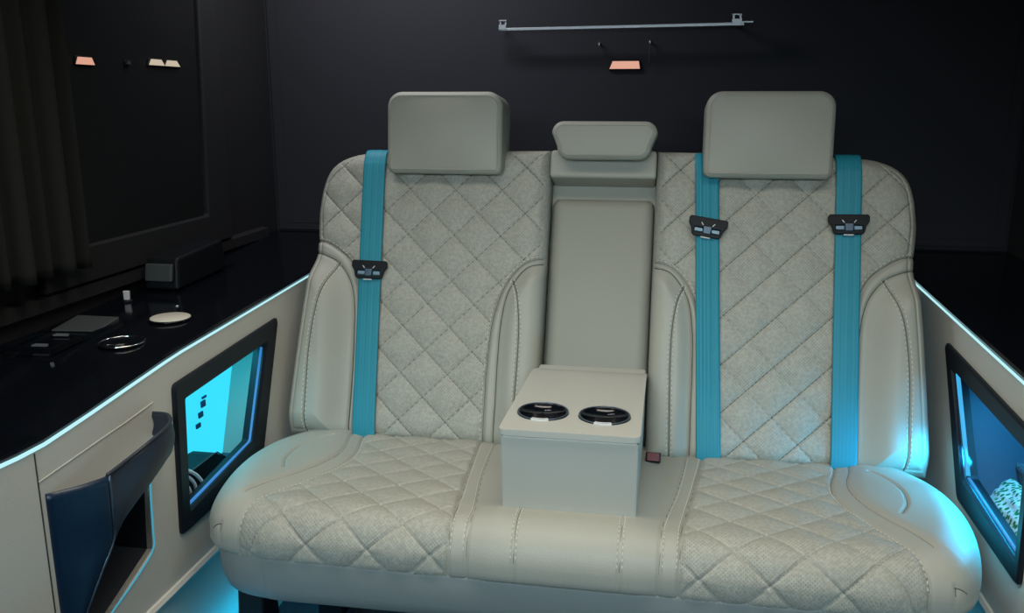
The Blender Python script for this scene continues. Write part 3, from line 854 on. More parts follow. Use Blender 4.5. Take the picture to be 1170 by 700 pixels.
# ------------------------------------------------------------------ seat belts
def belt(label, u_top, u_bot, wid, vclip, tilt, ridges, m):
    t = thing('seat_belt', label, 'seat belt', tuple(backp((u_top+u_bot)/2, 0, .02)), 'teal seat belts')
    # path in (v, h): over the shoulder, down the backrest into the crevice
    path = [(.600, -.100), (.640, -.097), (.658, -.078), (.664, -.045), (.662, -.020), (.652, -.002), (.630, .0085), (.595, .0125), (.45, .0130), (.30, .0125), (.15, .0125), (.04, .0125), (.0, .009), (-.012, .002)]
    path = smooth_poly(path, 130)
    n_ = len(path); W = 15
    vs = np.clip(path[:, 0], 0, .655); uc = u_bot+(u_top-u_bot)*vs/.655
    V = []; UVs = []
    s = np.concatenate([[0], np.cumsum(np.linalg.norm(np.diff(path, axis=0), axis=1))])
    for lay, off in ((0, .0012), (1, -.0008)):
        for i in range(n_):
            dv = path[min(i+1, n_-1)]-path[max(i-1, 0)]; dv /= np.linalg.norm(dv)+1e-9
            nv, nh = dv[1], -dv[0]
            for k_ in range(W):
                f = k_/(W-1)-.5
                o_ = off+ridges*.0016*math.sin(f*19+.8)*min(1, max(0, (path[i, 0]-0)*6)) + .0006*math.cos(f*PI)
                V.append(backp(uc[i]+f*wid, path[i, 0]+nv*o_, path[i, 1]+nh*o_)); UVs.append((f*1.0+.5, s[i]))
    i = np.arange(n_*W).reshape(n_, W)
    F = grid_faces(n_, W); N_ = n_*W
    lp = border_loop(n_, W)
    F2 = [list(f[::-1]) for f in F]+[list(f+N_) for f in F]+[[lp[q], lp[(q+1) % len(lp)], lp[(q+1) % len(lp)]+N_, lp[q]+N_] for q in range(len(lp))]
    mesh_obj('webbing', [tuple(v) for v in V], F2, M['web'], t, uv=UVs)
    # latch tongue clipped on the webbing
    c = backp(u_bot+(u_top-u_bot)*vclip/.655, vclip, .0175)
    R_ = Matrix.Rotation(tilt, 3, UH)
    ex, ey = R_ @ UX, R_ @ UV
    f3 = lambda x, y, h: c+ex*x+ey*y+UH*h
    outl = [(-.0385, .021), (.0385, .021), (.0415, .016), (.041, .006), (.034, -.004), (.031, -.017), (.026, -.021), (-.026, -.021), (-.031, -.017), (-.034, -.004), (-.041, .006), (-.0415, .016)]
    hole = [(-.0275, -.0020), (.0275, -.0020), (.0275, -.0125), (-.0275, -.0125)]
    bm = bmesh.new(); plate(bm, outl, [hole], lambda p: f3(p[0], p[1], .006), lambda p: f3(p[0], p[1], -.004))
    lt = bm_obj('latch_tongue', bm, M['black_plastic'], t, bevel=.0015, seg=2)
    bm = bmesh.new()
    for a_, b_ in ((-.0265, -.0095), (.0105, .0265)):
        prism(bm, [f3(a_, -.0035, .0042), f3(b_, -.0035, .0042), f3(b_, -.0112, .0042), f3(a_, -.0112, .0042)],
              [f3(a_, -.0035, .001), f3(b_, -.0035, .001), f3(b_, -.0112, .001), f3(a_, -.0112, .001)])
    bm_obj('tongue_slot_bar', bm, M['tongue_grey'], lt, bevel=.0008, seg=2)
    bm = bmesh.new(); q = [(-.0085, .001), (.0085, .001), (.0075, -.0145), (-.0075, -.0145)]
    prism(bm, [f3(x, y, .0085) for x, y in q], [f3(x*1.1, y*1.1, .004) for x, y in q])
    q = [(-.0045, -.0030), (.0045, -.0030), (.0045, -.0110), (-.0045, -.0110)]
    pb = bm_obj('tongue_button', bm, M['steel_dark'], lt, bevel=.001, seg=2)
    bm = bmesh.new()
    for sgn in (-1, 1):
        pr_ = [f3(sgn*.0150, .0080, .0068), f3(sgn*.0105, .0025, .0068), f3(sgn*.0090, .0035, .0068), f3(sgn*.0135, .0090, .0068)]
        prism(bm, pr_, [p-UH*.002 for p in pr_])
        bm_obj('tongue_highlight', bm, M['white_plastic'], lt); bm = bmesh.new()
    prism(bm, [f3(-.011, -.0215, .005), f3(.009, -.0215, .005), f3(.009, -.0238, .005), f3(-.011, -.0238, .005)], [f3(-.011, -.0215, .002), f3(.009, -.0215, .002), f3(.009, -.0238, .002), f3(-.011, -.0238, .002)])
    bm_obj('tongue_highlight', bm, M['white_plastic'], lt)
    return t
belt('leftmost teal seat belt running down the left backrest, its black latch lowest of the three', -.5275, -.503, .052, .372, math.radians(-1), .15, -1)
belt('teal seat belt between the armrest recess and the right headrest, its black latch tilted', .226, .250, .050, .488, math.radians(-9), 1.0, 1)
belt('rightmost teal seat belt running down the far right side of the right backrest', .521, .5195, .052, .502, math.radians(1), .15, 1)

# ------------------------------------------------------------------ side consoles
def zt_left(y):  return float(np.interp(y, [.5, .94, 1.0, 1.12, 1.37, 1.64, 2.0, 2.49], [.697, .694, .688, .697, .720, .731, .747, .765]))
def zt_right(y): return float(np.interp(y, [.5, .94, 1.0, 1.12, 1.47, 2.126, 2.49], [.697, .694, .695, .702, .717, .744, .760]))

def rounded(poly, r, n=4):
    P = [Vector((p[0], p[1])) for p in poly]; out = []
    for i, p in enumerate(P):
        a = (P[i-1]-p); b = (P[(i+1) % len(P)]-p)
        ra = min(r, a.length*.4, b.length*.4)
        p0 = p+a.normalized()*ra; p2 = p+b.normalized()*ra
        for k_ in range(n+1):
            t_ = k_/n; out.append(tuple((1-t_)**2*p0+2*t_*(1-t_)*p+t_*t_*p2))
    return out

def console(side, X, Wx, zt, fo, fi, label, cavity, mats):
    """a trimmed side console: panel with openings, glossy ledge, light strips, framed niche."""
    s = 1 if side == 'left' else -1            # direction from the panel into the cabin
    t = thing('side_console', label, 'side panel', (X-s*.1, 1.5, 0), 'side panels of the cabin')
    ys = np.linspace(.45, 2.49, 40)
    top = [(y, zt(y)-.003) for y in ys]
    outer = [(.45, .30)]+[(2.49, .30)]+top[::-1]
    hole = [(p[0], p[1]) for p in cavity['hole']]
    holes = [hole]
    if side == 'left': holes.append(cavity['pocket'])
    bm = bmesh.new()
    plate(bm, outer, holes, lambda p: (X, p[0], p[1]), lambda p: (X-s*.012, p[0], p[1]))
    pn = bm_obj('side_trim_panel', bm, M['trim_leather'], t)
    # lower panel down to the floor, slightly set back, and the ridge over it
    bm = bmesh.new(); add_box(bm, (min(X-s*.030, X-s*.012), .45, 0), (max(X-s*.030, X-s*.012), 2.49, .302))
    bm_obj('lower_panel', bm, M['trim_leather'], t)
    bm = bmesh.new()
    pr = [(X-s*.013, .288), (X+s*.005, .292), (X+s*.008, .299), (X+s*.004, .306), (X-s*.001, .307)]
    prism(bm, [(x, .45, z) for x, z in pr], [(x, 2.49, z) for x, z in pr])
    bm_obj('trim_ridge', bm, M['trim_leather'], t, smooth=False)
    # ledge on top
    bm = bmesh.new(); a = []; b = []
    rows = []
    for y in ys:
        z = zt(y)
        rows.append([bm.verts.new(p) for p in ((X-s*.002, y, z+.001), (X-s*.001, y, z+.006), (X-s*.005, y, z+.010), (Wx, y, z+.010), (Wx, y, z-.012), (X-s*.004, y, z-.012))])
    for r0, r1 in zip(rows, rows[1:]):
        for k_ in range(6): bm.faces.new((r0[k_], r0[(k_+1) % 6], r1[(k_+1) % 6], r1[k_]))
    bm.faces.new(rows[0]); bm.faces.new(rows[-1][::-1])
    lg = bm_obj('ledge_top', bm, M['gloss_black'], t)
    # light line below the ledge
    bm = bmesh.new(); rows = []
    for y in ys:
        z = zt(y); w = .0013+.0013*max(0, min(1, (1.9-y)/.9))
        rows.append([bm.verts.new(p) for p in ((X+s*.0005, y, z-w*1.6), (X+s*.0022, y, z-w), (X+s*.0022, y, z+w*.2), (X+s*.0005, y, z+w*.5), (X-s*.003, y, z+w*.3), (X-s*.003, y, z-w))])
    for r0, r1 in zip(rows, rows[1:]):
        for k_ in range(6): bm.faces.new((r0[k_], r0[(k_+1) % 6], r1[(k_+1) % 6], r1[k_]))
    bm.faces.new(rows[0]); bm.faces.new(rows[-1][::-1])
    bm_obj('light_strip', bm, M['led_edge'], t)
    # frame of the niche
    bm = bmesh.new()
    fo_, fi_ = rounded(fo, .012), rounded(fi, .006)
    n_ = len(fo_)
    mid_o = rounded([(p[0]+(q[0]-p[0])*.10, p[1]+(q[1]-p[1])*.10) for p, q in zip(fo, fi)], .012)
    mid_i = rounded([(p[0]+(q[0]-p[0])*.88, p[1]+(q[1]-p[1])*.88) for p, q in zip(fo, fi)], .007)
    L = [[bm.verts.new((X+s*d, p[0], p[1])) for p in q] for q, d in ((fo_, .0), (fo_, .005), (mid_o, .009), (mid_i, .009), (fi_, .004), (fi_, -.020))]
    for a, b in zip(L, L[1:]):
        for k_ in range(n_): bm.faces.new((a[k_], a[(k_+1) % n_], b[(k_+1) % n_], b[k_]))
    fr = bm_obj('niche_frame', bm, M['frame_black'], t, smooth=False)
    # lining of the niche
    cv = cavity['inner']; xb = cavity['xb']; xo = X-s*.012
    def face_obj(nm, quads, mat, par):
        bm_ = bmesh.new()
        for q in quads: bm_.faces.new([bm_.verts.new(p) for p in q])
        off = Vector(par.location)
        return bm_obj(nm, bm_, mat, par)
    bm = bmesh.new()
    th_ = s*.006
    prism(bm, [(xb, p[0], p[1]) for p in cv], [(xb-th_, p[0], p[1]) for p in cv])
    ln = bm_obj('niche_lining', bm, mats[0], t)
    for i, mt in zip(range(4), mats[1]):
        p, q = Vector(cv[i]), Vector(cv[(i+1) % 4])
        ctr = sum((Vector(c_) for c_ in cv), Vector((0, 0)))/4
        nn = Vector((-(q-p).y, (q-p).x)).normalized()
        if nn.dot(ctr-p) > 0: nn = -nn
        bm = bmesh.new()
        prism(bm, [(xb, p.x, p.y), (xb, q.x, q.y), (xo, q.x, q.y), (xo, p.x, p.y)],
              [(xb, p.x+nn.x*.005, p.y+nn.y*.005), (xb, q.x+nn.x*.005, q.y+nn.y*.005), (xo, q.x+nn.x*.005, q.y+nn.y*.005), (xo, p.x+nn.x*.005, p.y+nn.y*.005)])
        bm_obj('niche_side', bm, mt, ln)
    return t, ln

# left console
FO_L = [(1.330, .388), (1.657, .393), (1.778, .690), (1.347, .671)]
FI_L = [(1.362, .427), (1.610, .452), (1.632, .470), (1.708, .648), (1.378, .634)]
FI_L4 = [(1.362, .427), (1.622, .456), (1.708, .648), (1.378, .634)]
HOLE_L = [(1.345, .405), (1.638, .425), (1.742, .670), (1.362, .654)]
POCKET = [(1.016, .33), (1.13, .362), (1.249, .405), (1.258, .51), (1.266, .56), (1.276, .582), (1.270, .590), (1.20, .575), (1.10, .555), (1.016, .580)]
CAV_L = dict(hole=HOLE_L, pocket=POCKET, inner=[(1.335, .395), (1.690, .395), (1.800, .672), (1.352, .664)], xb=-.955)
con_l, lin_l = console('left', XL, WL+.001, zt_left, FO_L, FI_L4,
                'beige side panel on the left with a cyan lit niche and a navy pocket', CAV_L,
                (M['niche_lit'], (M['niche_dark'], M['niche_beige'], M['niche_white'], M['niche_white'])))
FO_R = [(1.372, .408), (1.679, .412), (1.856, .680), (1.388, .655)]
FI_R = [(1.393, .444), (1.662, .466), (1.790, .638), (1.408, .622)]
HOLE_R = [(1.380, .425), (1.670, .438), (1.825, .660), (1.398, .640)]
CAV_R = dict(hole=HOLE_R, inner=[(1.372, .412), (1.69, .415), (1.86, .672), (1.390, .648)], xb=.735)
con_r, lin_r = console('right', XR, WR-.001, zt_right, FO_R, FI_R,
                'beige side panel on the right with a dark blue lit niche holding a green bag', CAV_R,
                (M['niche_dark'], (M['niche_dark'],)*4))

# seams on the left panel
bm = bmesh.new()
add_box(bm, (XL-.0005, 1.0015, .30), (XL+.0010, 1.0035, .684))
sm = bm_obj('panel_seam', bm, M['dark_thread'], con_l)
bm = bmesh.new()
q = smooth_poly([(1.004, .640), (1.134, .648), (1.22, .653), (1.290, .659)], 20)
for (y0, z0), (y1, z1) in zip(q, q[1:]): prism(bm, [(XL-.0005, y0, z0-.0008), (XL+.001, y0, z0-.0008), (XL+.001, y0, z0+.0008), (XL-.0005, y0, z0+.0008)], [(XL-.0005, y1, z1-.0008), (XL+.001, y1, z1-.0008), (XL+.001, y1, z1+.0008), (XL-.0005, y1, z1+.0008)])
bm_obj('panel_seam', bm, M['thread'], con_l)

# recess and flap of the map pocket
bm = bmesh.new()
pk = POCKET; n_ = len(pk)
La = [bm.verts.new((XL-.002, p[0], p[1])) for p in pk]; Lb = [bm.verts.new((XL-.075, p[0], p[1])) for p in pk]
for k_ in range(n_): bm.faces.new((La[k_], La[(k_+1) % n_], Lb[(k_+1) % n_], Lb[k_]))
bm.faces.new(Lb)
pocket = bm_obj('pocket_recess', bm, M['recess'], con_l)
bm = bmesh.new()
rim = smooth_poly([(1.02, .332), (1.13, .364), (1.2, .385), (1.247, .407), (1.252, .44), (1.256, .51), (1.264, .558)], 30)
tube(bm, [(XL+.001, p[0], p[1]) for p in rim], .0018, 6)
bm_obj('pocket_light_rim', bm, M['led_rim'], con_l, smooth=True)
topf = [(-.8075, 1.093, .614), (-.80, 1.144, .623), (-.79, 1.182, .634), (-.788, 1.22, .640), (-.797, 1.253, .642), (-.820, 1.279, .642), (-.852, 1.287, .640)]
botf = [(-.8105, 1.092, .500), (-.80, 1.113, .535), (-.79, 1.171, .568), (-.788, 1.216, .588), (-.797, 1.250, .592), (-.820, 1.275, .596), (-.852, 1.283, .604)]
tf, bf = smooth_poly(topf, 60), smooth_poly(botf, 60)
n_ = len(tf); K = 14
ff = np.linspace(0, 1, K)[:, None, None]
G = tf[None]*(1-ff)+bf[None]*ff
G[..., 0] += .006*np.sin(PI*ff[..., 0])
G = G.reshape(-1, 3); nrm = grid_normals(G.reshape(K, n_, 3)).reshape(-1, 3)
G2 = G-nrm*.004*np.sign(nrm[:, :1]+1e-9)
N_ = len(G); lp = border_loop(K, n_); F = grid_faces(K, n_)
flap = mesh_obj('pocket_flap', np.vstack([G, G2]), [list(f) for f in F]+[list(f[::-1]+N_) for f in F]+[[lp[i], lp[(i+1) % len(lp)], lp[(i+1) % len(lp)]+N_, lp[i]+N_][::-1] for i in range(len(lp))], M['pocket'], con_l)
bm = bmesh.new(); tube(bm, [Vector(p)+Vector((0, 0, .001)) for p in tf], .0030, 8)
bm_obj('flap_piping', bm, M['pocket'], flap, smooth=True)
# lower left leaf of the pocket with its rounded fold
n1 = 24; cols = []
crv = smooth_poly([(-.806, 1.094, .614), (-.806, 1.093, .562), (-.810, 1.094, .511), (-.818, 1.071, .471), (-.828, 1.046, .426), (-.837, 1.030, .390), (-.843, 1.02, .345)], n1)
lf_ = np.stack([np.full(len(crv), -.849), np.full(len(crv), 1.013), np.linspace(.618, .33, len(crv))], -1)
K2 = 12; f2 = np.linspace(0, 1, K2)[None, :, None]
G = lf_[:, None]*(1-f2)+crv[:, None]*f2; G[..., 0] += .006*np.sin(PI*f2[..., 0])+.002
G = G.reshape(-1, 3); F = grid_faces(len(crv), K2); G2 = G.copy(); G2[:, 0] -= .004; N_ = len(G); lp = border_loop(len(crv), K2)
lobe = mesh_obj('pocket_panel', np.vstack([G, G2]), [list(f[::-1]) for f in F]+[list(f+N_) for f in F]+[[lp[i], lp[(i+1) % len(lp)], lp[(i+1) % len(lp)]+N_, lp[i]+N_] for i in range(len(lp))], M['pocket_blue'], con_l)
bm = bmesh.new(); tube(bm, [Vector(p)+Vector((.001, 0, 0)) for p in crv], .0022, 8)
bm_obj('panel_piping', bm, M['steel_dark'], lobe, smooth=True)

# sockets on the back of the left niche
for (y, z), w in zip([(1.630, .546), (1.624, .533), (1.611, .513), (1.598, .493)], (.0025, .007, .006, .005)):
    bm = bmesh.new()
    add_box(bm, (-.9555, y-.0085, z-w), (-.9515, y+.0085, z+w))
    bm_obj('usb_socket', bm, M['socket'], con_l, bevel=.001, seg=2)
# edge lights along the inner rim of both niches
def edge_light(pts, X, sg, mat, par, r=.003):
    bm = bmesh.new(); tube(bm, [(X+sg*.0035, p[0], p[1]) for p in pts], r, 8)
    bm_obj('edge_light', bm, mat, par, smooth=True)
edge_light([(1.705, .640), (1.624, .459), (1.618, .455), (1.368, .430)], XL-.006, 1, M['led_blue'], con_l)
edge_light([(1.787, .633), (1.664, .470)], XR+.006, -1, M['led_azure'], con_r, .0042)
edge_light([(1.658, .467), (1.396, .447)], XR+.006, -1, M['led_blue'], con_r, .003)

# cup holders and small fittings on the left ledge
def ring(cx, cy, z, r, mat, par, name, rt=.0022):
    bm = bmesh.new(); tube(bm, [(cx+r*math.cos(2*PI*i/48), cy+r*math.sin(2*PI*i/48), z) for i in range(48)], rt, 8, closed=True)
    return bm_obj(name, bm, mat, par, smooth=True)
zl = zt_left(1.38)+.010
bm = bmesh.new(); lathe(bm, [(.040, .0005), (.040, .003), (.036, .0034), (.033, .0006), (.0005, .0006)], (-.965, 1.388, zl), n=40)
ch = bm_obj('cup_holder', bm, M['gloss_black'], con_l, smooth=True)
ring(-.965, 1.388, zl+.003, .0395, M['chrome'], ch, 'chrome_ring', .0016)
zl = zt_left(1.55)+.010
bm = bmesh.new(); lathe(bm, [(.042, .0005), (.042, .003), (.039, .004), (.0385, .0015), (.0005, .0015)], (-.962, 1.545, zl), n=40)
ch = bm_obj('cup_holder', bm, M['gloss_black'], con_l, smooth=True)
bm = bmesh.new(); lathe(bm, [(.0385, .0016), (.0385, .0045), (.037, .0055), (.0005, .0058)], (-.962, 1.545, zl), n=40)
bm_obj('holder_cap', bm, M['beige_cap'], ch, smooth=True)
bm = bmesh.new(); lathe(bm, [(.003, 0), (.003, .002), (.0005, .003)], (-1.0, 1.635, zt_left(1.63)+.010), n=12)
bm_obj('status_light', bm, M['white_plastic'], con_l, smooth=True)
# low tray, wedge and glints modelled in place of reflections on the ledge
bm = bmesh.new(); z0 = zt_left(1.45)+.010
plate(bm, rounded([(-1.15, 1.30), (-1.04, 1.30), (-1.04, 1.52), (-1.15, 1.52)], .015), [rounded([(-1.143, 1.307), (-1.047, 1.307), (-1.047, 1.513), (-1.143, 1.513)], .012)], lambda p: (p[0], p[1], z0+.007), lambda p: (p[0], p[1], z0-.001))
tr = bm_obj('ledge_tray', bm, M['gloss_black'], con_l)
bm = bmesh.new(); prism(bm, [(-1.14, 1.43, z0), (-1.05, 1.44, z0), (-1.05, 1.51, z0), (-1.14, 1.51, z0)], [(-1.14, 1.43, z0+.004), (-1.05, 1.44, z0+.004), (-1.05, 1.51, z0+.014), (-1.14, 1.51, z0+.014)])
bm_obj('tray_wedge', bm, M['grey_plastic'], tr, bevel=.002)
for yy_, xx_ in ((1.405, -1.10), (1.335, -1.09)):
    bm = bmesh.new(); prism(bm, [(xx_-.015, yy_-.004, z0+.0005), (xx_+.015, yy_-.001, z0+.0005), (xx_+.012, yy_+.006, z0+.0005), (xx_-.012, yy_+.004, z0+.0005)], [(xx_-.015, yy_-.004, z0+.003), (xx_+.015, yy_-.001, z0+.003), (xx_+.012, yy_+.006, z0+.004), (xx_-.012, yy_+.004, z0+.004)])
    bm_obj('tray_clip', bm, M['metal'], tr)
# small pale upright mark at the wall end of the ledge
zs = zt_left(1.65)+.010
bm = bmesh.new(); prism(bm, [(-1.133, 1.651, zs-.001), (-1.122, 1.651, zs-.001), (-1.122, 1.659, zs-.001), (-1.133, 1.659, zs-.001)], [(-1.135, 1.652, zs+.024), (-1.120, 1.652, zs+.024), (-1.120, 1.658, zs+.024), (-1.135, 1.658, zs+.024)])
t = thing('toggle_switch', 'tiny pale upright switch on the black ledge behind the cup holders', 'switch', (-1.127, 1.655, zs))  # a pale upright mark; the switch category is only a guess
bm_obj('switch_lever', bm, M['white_plastic'], t, bevel=.002)
bm = bmesh.new(); lathe(bm, [(.012, -.0005), (.012, .003), (.009, .005), (.0005, .005)], (-1.127, 1.655, zs), n=20)
bm_obj('switch_base', bm, M['black_plastic'], t, smooth=True)
# dark box at the rear of the left ledge
zb = zt_left(1.97)+.012
t = thing('storage_box', 'dark box with a grey end standing on the left ledge under the window', 'box', (-1.09, 1.86, zb))
bm = bmesh.new(); prism(bm, [(-1.145, 1.745, zb-.009), (-1.06, 1.745, zb-.009), (-1.06, 1.97, zb), (-1.145, 1.97, zb)], [(-1.14, 1.76, zb+.062), (-1.065, 1.76, zb+.062), (-1.065, 1.965, zb+.075), (-1.14, 1.965, zb+.075)])
bx_ = bm_obj('box_body', bm, M['black_plastic'], t, bevel=.008)
bm = bmesh.new(); prism(bm, [(-1.135, 1.745, zb+.012), (-1.07, 1.745, zb+.012), (-1.07, 1.752, zb+.05), (-1.135, 1.752, zb+.05)], [(-1.135, 1.735, zb+.012), (-1.07, 1.735, zb+.012), (-1.07, 1.742, zb+.05), (-1.135, 1.742, zb+.05)])
bm_obj('box_end', bm, M['grey_plastic'], t, bevel=.003)

# contents of the left niche
t = thing('black_box', 'black lidded box standing in the cyan lit niche of the left side panel', 'box', (-.92, 1.52, .397))
prof_ = [(1.345, .402), (1.625, .402), (1.625, .404), (1.590, .430), (1.556, .454), (1.540, .456), (1.345, .456)]
bm = bmesh.new(); prism(bm, [(-.893, y, z) for y, z in prof_], [(-.945, y, z) for y, z in prof_])
bm_obj('box_body', bm, M['black_plastic'], t)
bm = bmesh.new(); tube(bm, [Vector((-.8915, y, z)) for y, z in [(1.350, .457), (1.540, .457), (1.557, .455), (1.590, .431), (1.622, .406)]], .0016, 6)
bm_obj('box_rim', bm, M['grey_plastic'], t, smooth=True)
t = thing('charging_cable', 'bundle of white cable lying at the front of the left cyan niche', 'cable', (-.875, 1.42, .398))
for loop in ([(1.370, .498), (1.402, .485), (1.436, .462), (1.456, .440), (1.468, .418), (1.462, .404)],
             [(1.372, .492), (1.404, .474), (1.430, .452), (1.442, .432), (1.440, .414), (1.425, .404)],
             [(1.372, .482), (1.398, .462), (1.418, .440), (1.424, .420), (1.412, .405)],
             [(1.375, .440), (1.395, .430), (1.415, .424), (1.408, .412), (1.380, .408)]):
    xo = -.874+.004*math.sin(loop[0][1]*700)
    bm = bmesh.new(); tube(bm, [Vector((xo, *p)) for p in smooth_poly(loop, 40)], .0034, 8)
    bm_obj('cable_loop', bm, M['cable'], t, smooth=True)

# contents of the right niche: snack bag and clear tub
def pillow_bag(c, ex, ey, w, h, th):
    n1, n2 = 34, 26
    S1, S2 = np.meshgrid(np.linspace(-1, 1, n1), np.linspace(-1, 1, n2))
    ez = ex.cross(ey).normalized()
    prof = np.sqrt(np.clip((1-S1**2), 0, 1))*np.sqrt(np.clip(1-np.abs(S2)**3, 0, 1))
    wr = .10*np.sin(S1*9+S2*4)*prof+.08*np.sin(S2*11-S1*3)*prof
    def pts(sg):
        q = sg*(prof+wr)*th/2
        sx = S1*w/2*(1-.05*np.abs(S2)**4); sy = S2*h/2*(1-.07*(1-S1**2))
        return np.stack([c[k]+ex[k]*sx+ey[k]*sy+ez[k]*q for k in range(3)], -1).reshape(-1, 3)
    F = grid_faces(n2, n1); N_ = n1*n2
    V = np.vstack([pts(1), pts(-1)]); lp = border_loop(n2, n1)
    return V, [list(f) for f in F]+[list(f[::-1]+N_) for f in F]+[[lp[i], lp[i]+N_, lp[(i+1) % len(lp)]+N_, lp[(i+1) % len(lp)]] for i in range(len(lp))]
t = thing('snack_bag', 'crinkled green and white printed bag leaning in the right hand niche', 'bag', (.65, 1.55, .416))
V, F = pillow_bag(Vector((.645, 1.585, .440)), Vector((-.08, -.98, .14)).normalized(), Vector((.70, .05, .70)).normalized(), .32, .080, .030)
bg = mesh_obj('bag_film', V, F, M['snack'], t)
t = thing('plastic_tub', 'clear plastic tub behind the green bag in the right hand niche', 'tub', (.71, 1.64, .418))
bm = bmesh.new()
q0 = rounded([(.690, 1.56), (.728, 1.56), (.728, 1.72), (.690, 1.72)], .012); q1 = rounded([(.688, 1.555), (.730, 1.555), (.730, 1.725), (.688, 1.725)], .014)
prism(bm, [(x, y, .418) for x, y in q0], [(x, y, .470) for x, y in q1])
tb = bm_obj('tub_body', bm, M['clear'], t)
bm = bmesh.new(); q1 = rounded([(.685, 1.55), (.732, 1.55), (.732, 1.73), (.685, 1.73)], .014)
prism(bm, [(x, y, .470) for x, y in q1], [(x, y, .478) for x, y in q1])
bm_obj('tub_lid', bm, M['clear'], t)

# ------------------------------------------------------------------ rear rail, hooks and reflections in the dark glass
t = thing('rear_rail', 'thin metal rail with clip ends across the top of the dark rear wall', 'rail', (-.145, 2.44, 1.345))
bm = bmesh.new()
p0, p1 = Vector((-.462, 2.42, 1.346)), Vector((.178, 2.42, 1.352))
d = (p1-p0)
for a, b, w in ((p0, p1, .0036),):
    prism(bm, [a+Vector((0, -.004, -w)), a+Vector((0, .004, -w)), a+Vector((0, .004, w)), a+Vector((0, -.004, w))], [b+Vector((0, -.004, -w*1.2)), b+Vector((0, .004, -w*1.2)), b+Vector((0, .004, w*1.2)), b+Vector((0, -.004, w*1.2))])
bm_obj('rail_bar', bm, M['metal'], t, bevel=.001, seg=2)
for px, zz_, w, rx in ((-.452, 1.352, .010, 0), (.160, 1.358, .012, .02)):
    bm = bmesh.new(); add_box(bm, (px-w, 2.414, zz_-.006), (px+w, 2.43, zz_+.006)); add_box(bm, (px-w, 2.42, zz_+.016), (px+w, 2.43, zz_+.019)); add_box(bm, (px-w*.9, 2.424, zz_-.004), (px-w*.5, YR-.018, zz_+.003))
    if rx: add_box(bm, (px+w, 2.418, zz_-.003), (px+w+.028, 2.426, zz_+.0005))
    add_box(bm, (px+w*.5, 2.424, zz_+.003), (px+w*.9, 2.43, zz_+.018)); add_box(bm, (px-w*.9, 2.424, zz_+.003), (px-w*.5, 2.43, zz_+.018))
    bm_obj('rail_clip', bm, M['metal'], t)
def reflected_lamp(name, label, c, w, h, lens, parts, normal, group=None):
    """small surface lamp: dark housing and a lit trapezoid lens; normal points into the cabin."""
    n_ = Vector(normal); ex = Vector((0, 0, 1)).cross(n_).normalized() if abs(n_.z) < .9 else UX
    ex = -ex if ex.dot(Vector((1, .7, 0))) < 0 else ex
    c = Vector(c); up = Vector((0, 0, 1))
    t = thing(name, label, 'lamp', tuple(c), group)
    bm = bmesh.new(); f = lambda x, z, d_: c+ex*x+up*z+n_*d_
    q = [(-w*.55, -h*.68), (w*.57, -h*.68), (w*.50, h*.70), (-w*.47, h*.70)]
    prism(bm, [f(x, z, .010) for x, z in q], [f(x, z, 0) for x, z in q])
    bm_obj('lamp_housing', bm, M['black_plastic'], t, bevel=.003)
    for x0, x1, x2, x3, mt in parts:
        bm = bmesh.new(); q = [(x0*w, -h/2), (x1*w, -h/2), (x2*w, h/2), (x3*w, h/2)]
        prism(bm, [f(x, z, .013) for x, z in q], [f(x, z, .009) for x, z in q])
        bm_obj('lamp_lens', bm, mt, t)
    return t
reflected_lamp('courtesy_lamp', 'small orange lit lamp on the rear wall below the metal rail', (-.1265, YR-.0062, 1.2545), .082, .020, None, [(-.5, .5, .46, -.40, M['lamp_pink'])], (0, -1, 0), 'small courtesy lamps')
reflected_lamp('courtesy_lamp', 'pinkish lit lamp, leftmost of the small lights above the side window', (WL+.002, 1.641, 1.2375), .056, .014, None, [(-.5, .5, .36, -.36, M['lamp_pink'])], (1, 0, 0), 'small courtesy lamps')
reflected_lamp('courtesy_lamp', 'pale yellow lamp with two lit lenses above the left side window', (WL+.002, 1.930, 1.245), .126, .013, None, [(-.5, -.02, -.12, -.42, M['lamp_warm']), (.02, .5, .40, .10, M['lamp_warm'])], (1, 0, 0), 'small courtesy lamps')
reflected_lamp('indicator_lamp', 'tiny dim light between the two lamps above the left side window', (WL+.002, 1.787, 1.240), .018, .008, None, [(-.5, .5, .36, -.30, M['grey_plastic'])], (1, 0, 0))
for px, z0, z1, lab in ((-.196, 1.297, 1.312, 'short dark hook left of the orange lamp on the rear wall'), (-.060, 1.255, 1.316, 'long thin hook right of the orange lamp on the rear wall')):
    t = thing('hook', lab, 'hook', (px, 2.48, z1), 'hooks on the rear wall')
    bm = bmesh.new(); tube(bm, [(px, YR-.004, z1-.002), (px, 2.475, z1), (px, 2.472, z1-.008)], .003, 8)
    bm_obj('hook_pin', bm, M['metal'], t, smooth=True)
    bm = bmesh.new(); tube(bm, [(px, 2.473, z1-.006), (px-.002, 2.473, z0)], .0013, 6)
    bm_obj('hook_wire', bm, M['grey_plastic'], t, smooth=True)

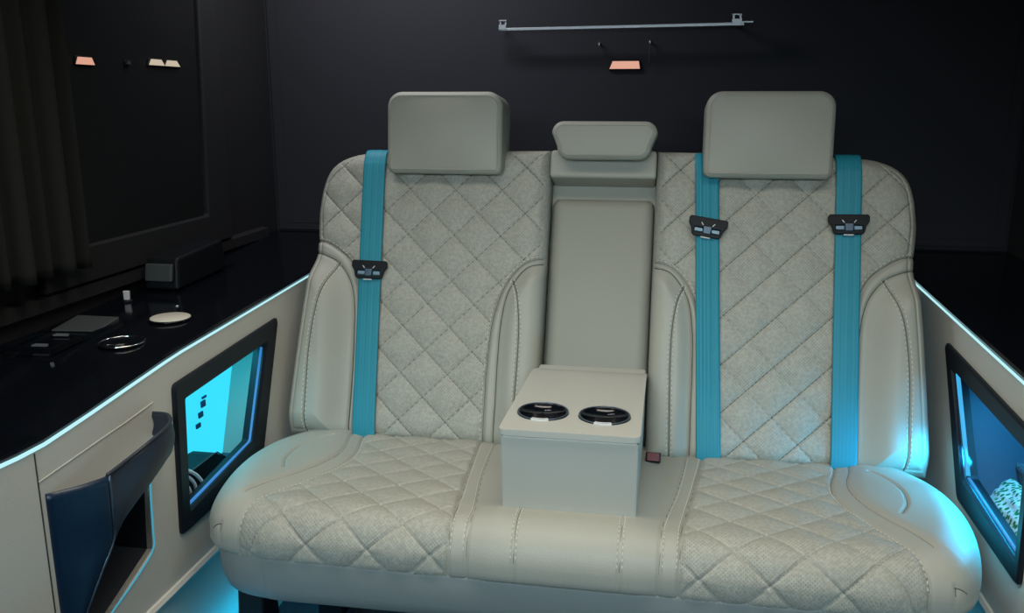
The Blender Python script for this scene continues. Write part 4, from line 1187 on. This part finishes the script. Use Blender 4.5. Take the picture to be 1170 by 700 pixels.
# ------------------------------------------------------------------ lights of the cabin and added unseen fills
def area(name, loc, rot, sx, sy, power, col, spread=None):
    l = bpy.data.lights.new(name, 'AREA'); l.shape = 'RECTANGLE'; l.size = sx; l.size_y = sy
    l.energy = power; l.color = col
    if spread: l.spread = math.radians(spread)
    o = bpy.data.objects.new(name, l); COL.objects.link(o); o.location = loc; o.rotation_euler = rot
    return o
def aim(o, tgt):
    o.rotation_euler = (Vector(tgt)-Vector(o.location)).to_track_quat('-Z', 'Y').to_euler()
ml = area('ceiling_lamp_main', (-.14, 1.10, 1.745), (0, 0, 0), 1.5, .30, 7.6, (1, .93, .79), 125)
fl = area('ceiling_lamp_front', (-.14, -.45, 1.45), (0, 0, 0), 1.7, .22, 4.6, (.74, .92, 1.0), 60); aim(fl, (-.14, 1.34, .66))  # unseen cool light added behind the camera to brighten front faces
rl = area('ceiling_lamp_rear', (-.72, 2.06, 1.75), (0, 0, 0), .6, .12, 6.0, (.93, .94, 1)); aim(rl, (-.75, 2.5, 1.12))  # unseen light added to wash a gradient over the rear wall
# cyan strip under the seat and low along both consoles
bm = bmesh.new(); add_box(bm, (XL+.031, .40, .10), (XL+.036, 2.30, .115)); bm_obj('floor_light_strip', bm, M['led_floor'], con_l)
bm = bmesh.new(); add_box(bm, (XR-.036, .40, .10), (XR-.031, 2.30, .115)); bm_obj('floor_light_strip', bm, M['led_floor'], con_r)
nl = area('niche_lamp_left', (-.895, 1.55, .655), (0, 0, 0), .05, .26, .40, (.05, .75, 1))
nr = area('niche_lamp_right', (.66, 1.60, .640), (0, 0, 0), .05, .28, .9, (.04, .50, 1))
s1 = area('niche_lamp_spill', (.584, 1.675, .510), (0, 0, 0), .012, .03, .26, (.01, .52, 1)); aim(s1, (.525, 1.725, .46)); s1.data.spread = math.radians(95)
s2 = area('niche_lamp_spill', (.582, 1.53, .490), (0, 0, 0), .24, .02, .98, (.0, .56, 1)); aim(s2, (.50, 1.53, .45))

w = bpy.data.worlds.new('night'); SC.world = w; w.use_nodes = True
w.node_tree.nodes['Background'].inputs[0].default_value = (.01, .011, .014, 1)
w.node_tree.nodes['Background'].inputs[1].default_value = .3

# ------------------------------------------------------------------ camera
cam = bpy.data.cameras.new('camera'); co = bpy.data.objects.new('camera', cam); COL.objects.link(co)
cam.sensor_width = 36; cam.lens = 1000/1170*36; cam.clip_start = .01
co.location = (0, 0, 1.16)
co.rotation_euler = (math.radians(90-13.2245), 0, math.radians(10))
SC.camera = co
SC.view_settings.view_transform = 'Standard'; SC.view_settings.look = 'None'
SC.view_settings.gamma = 1; SC.view_settings.use_curve_mapping = False
SC.view_settings.exposure = 0
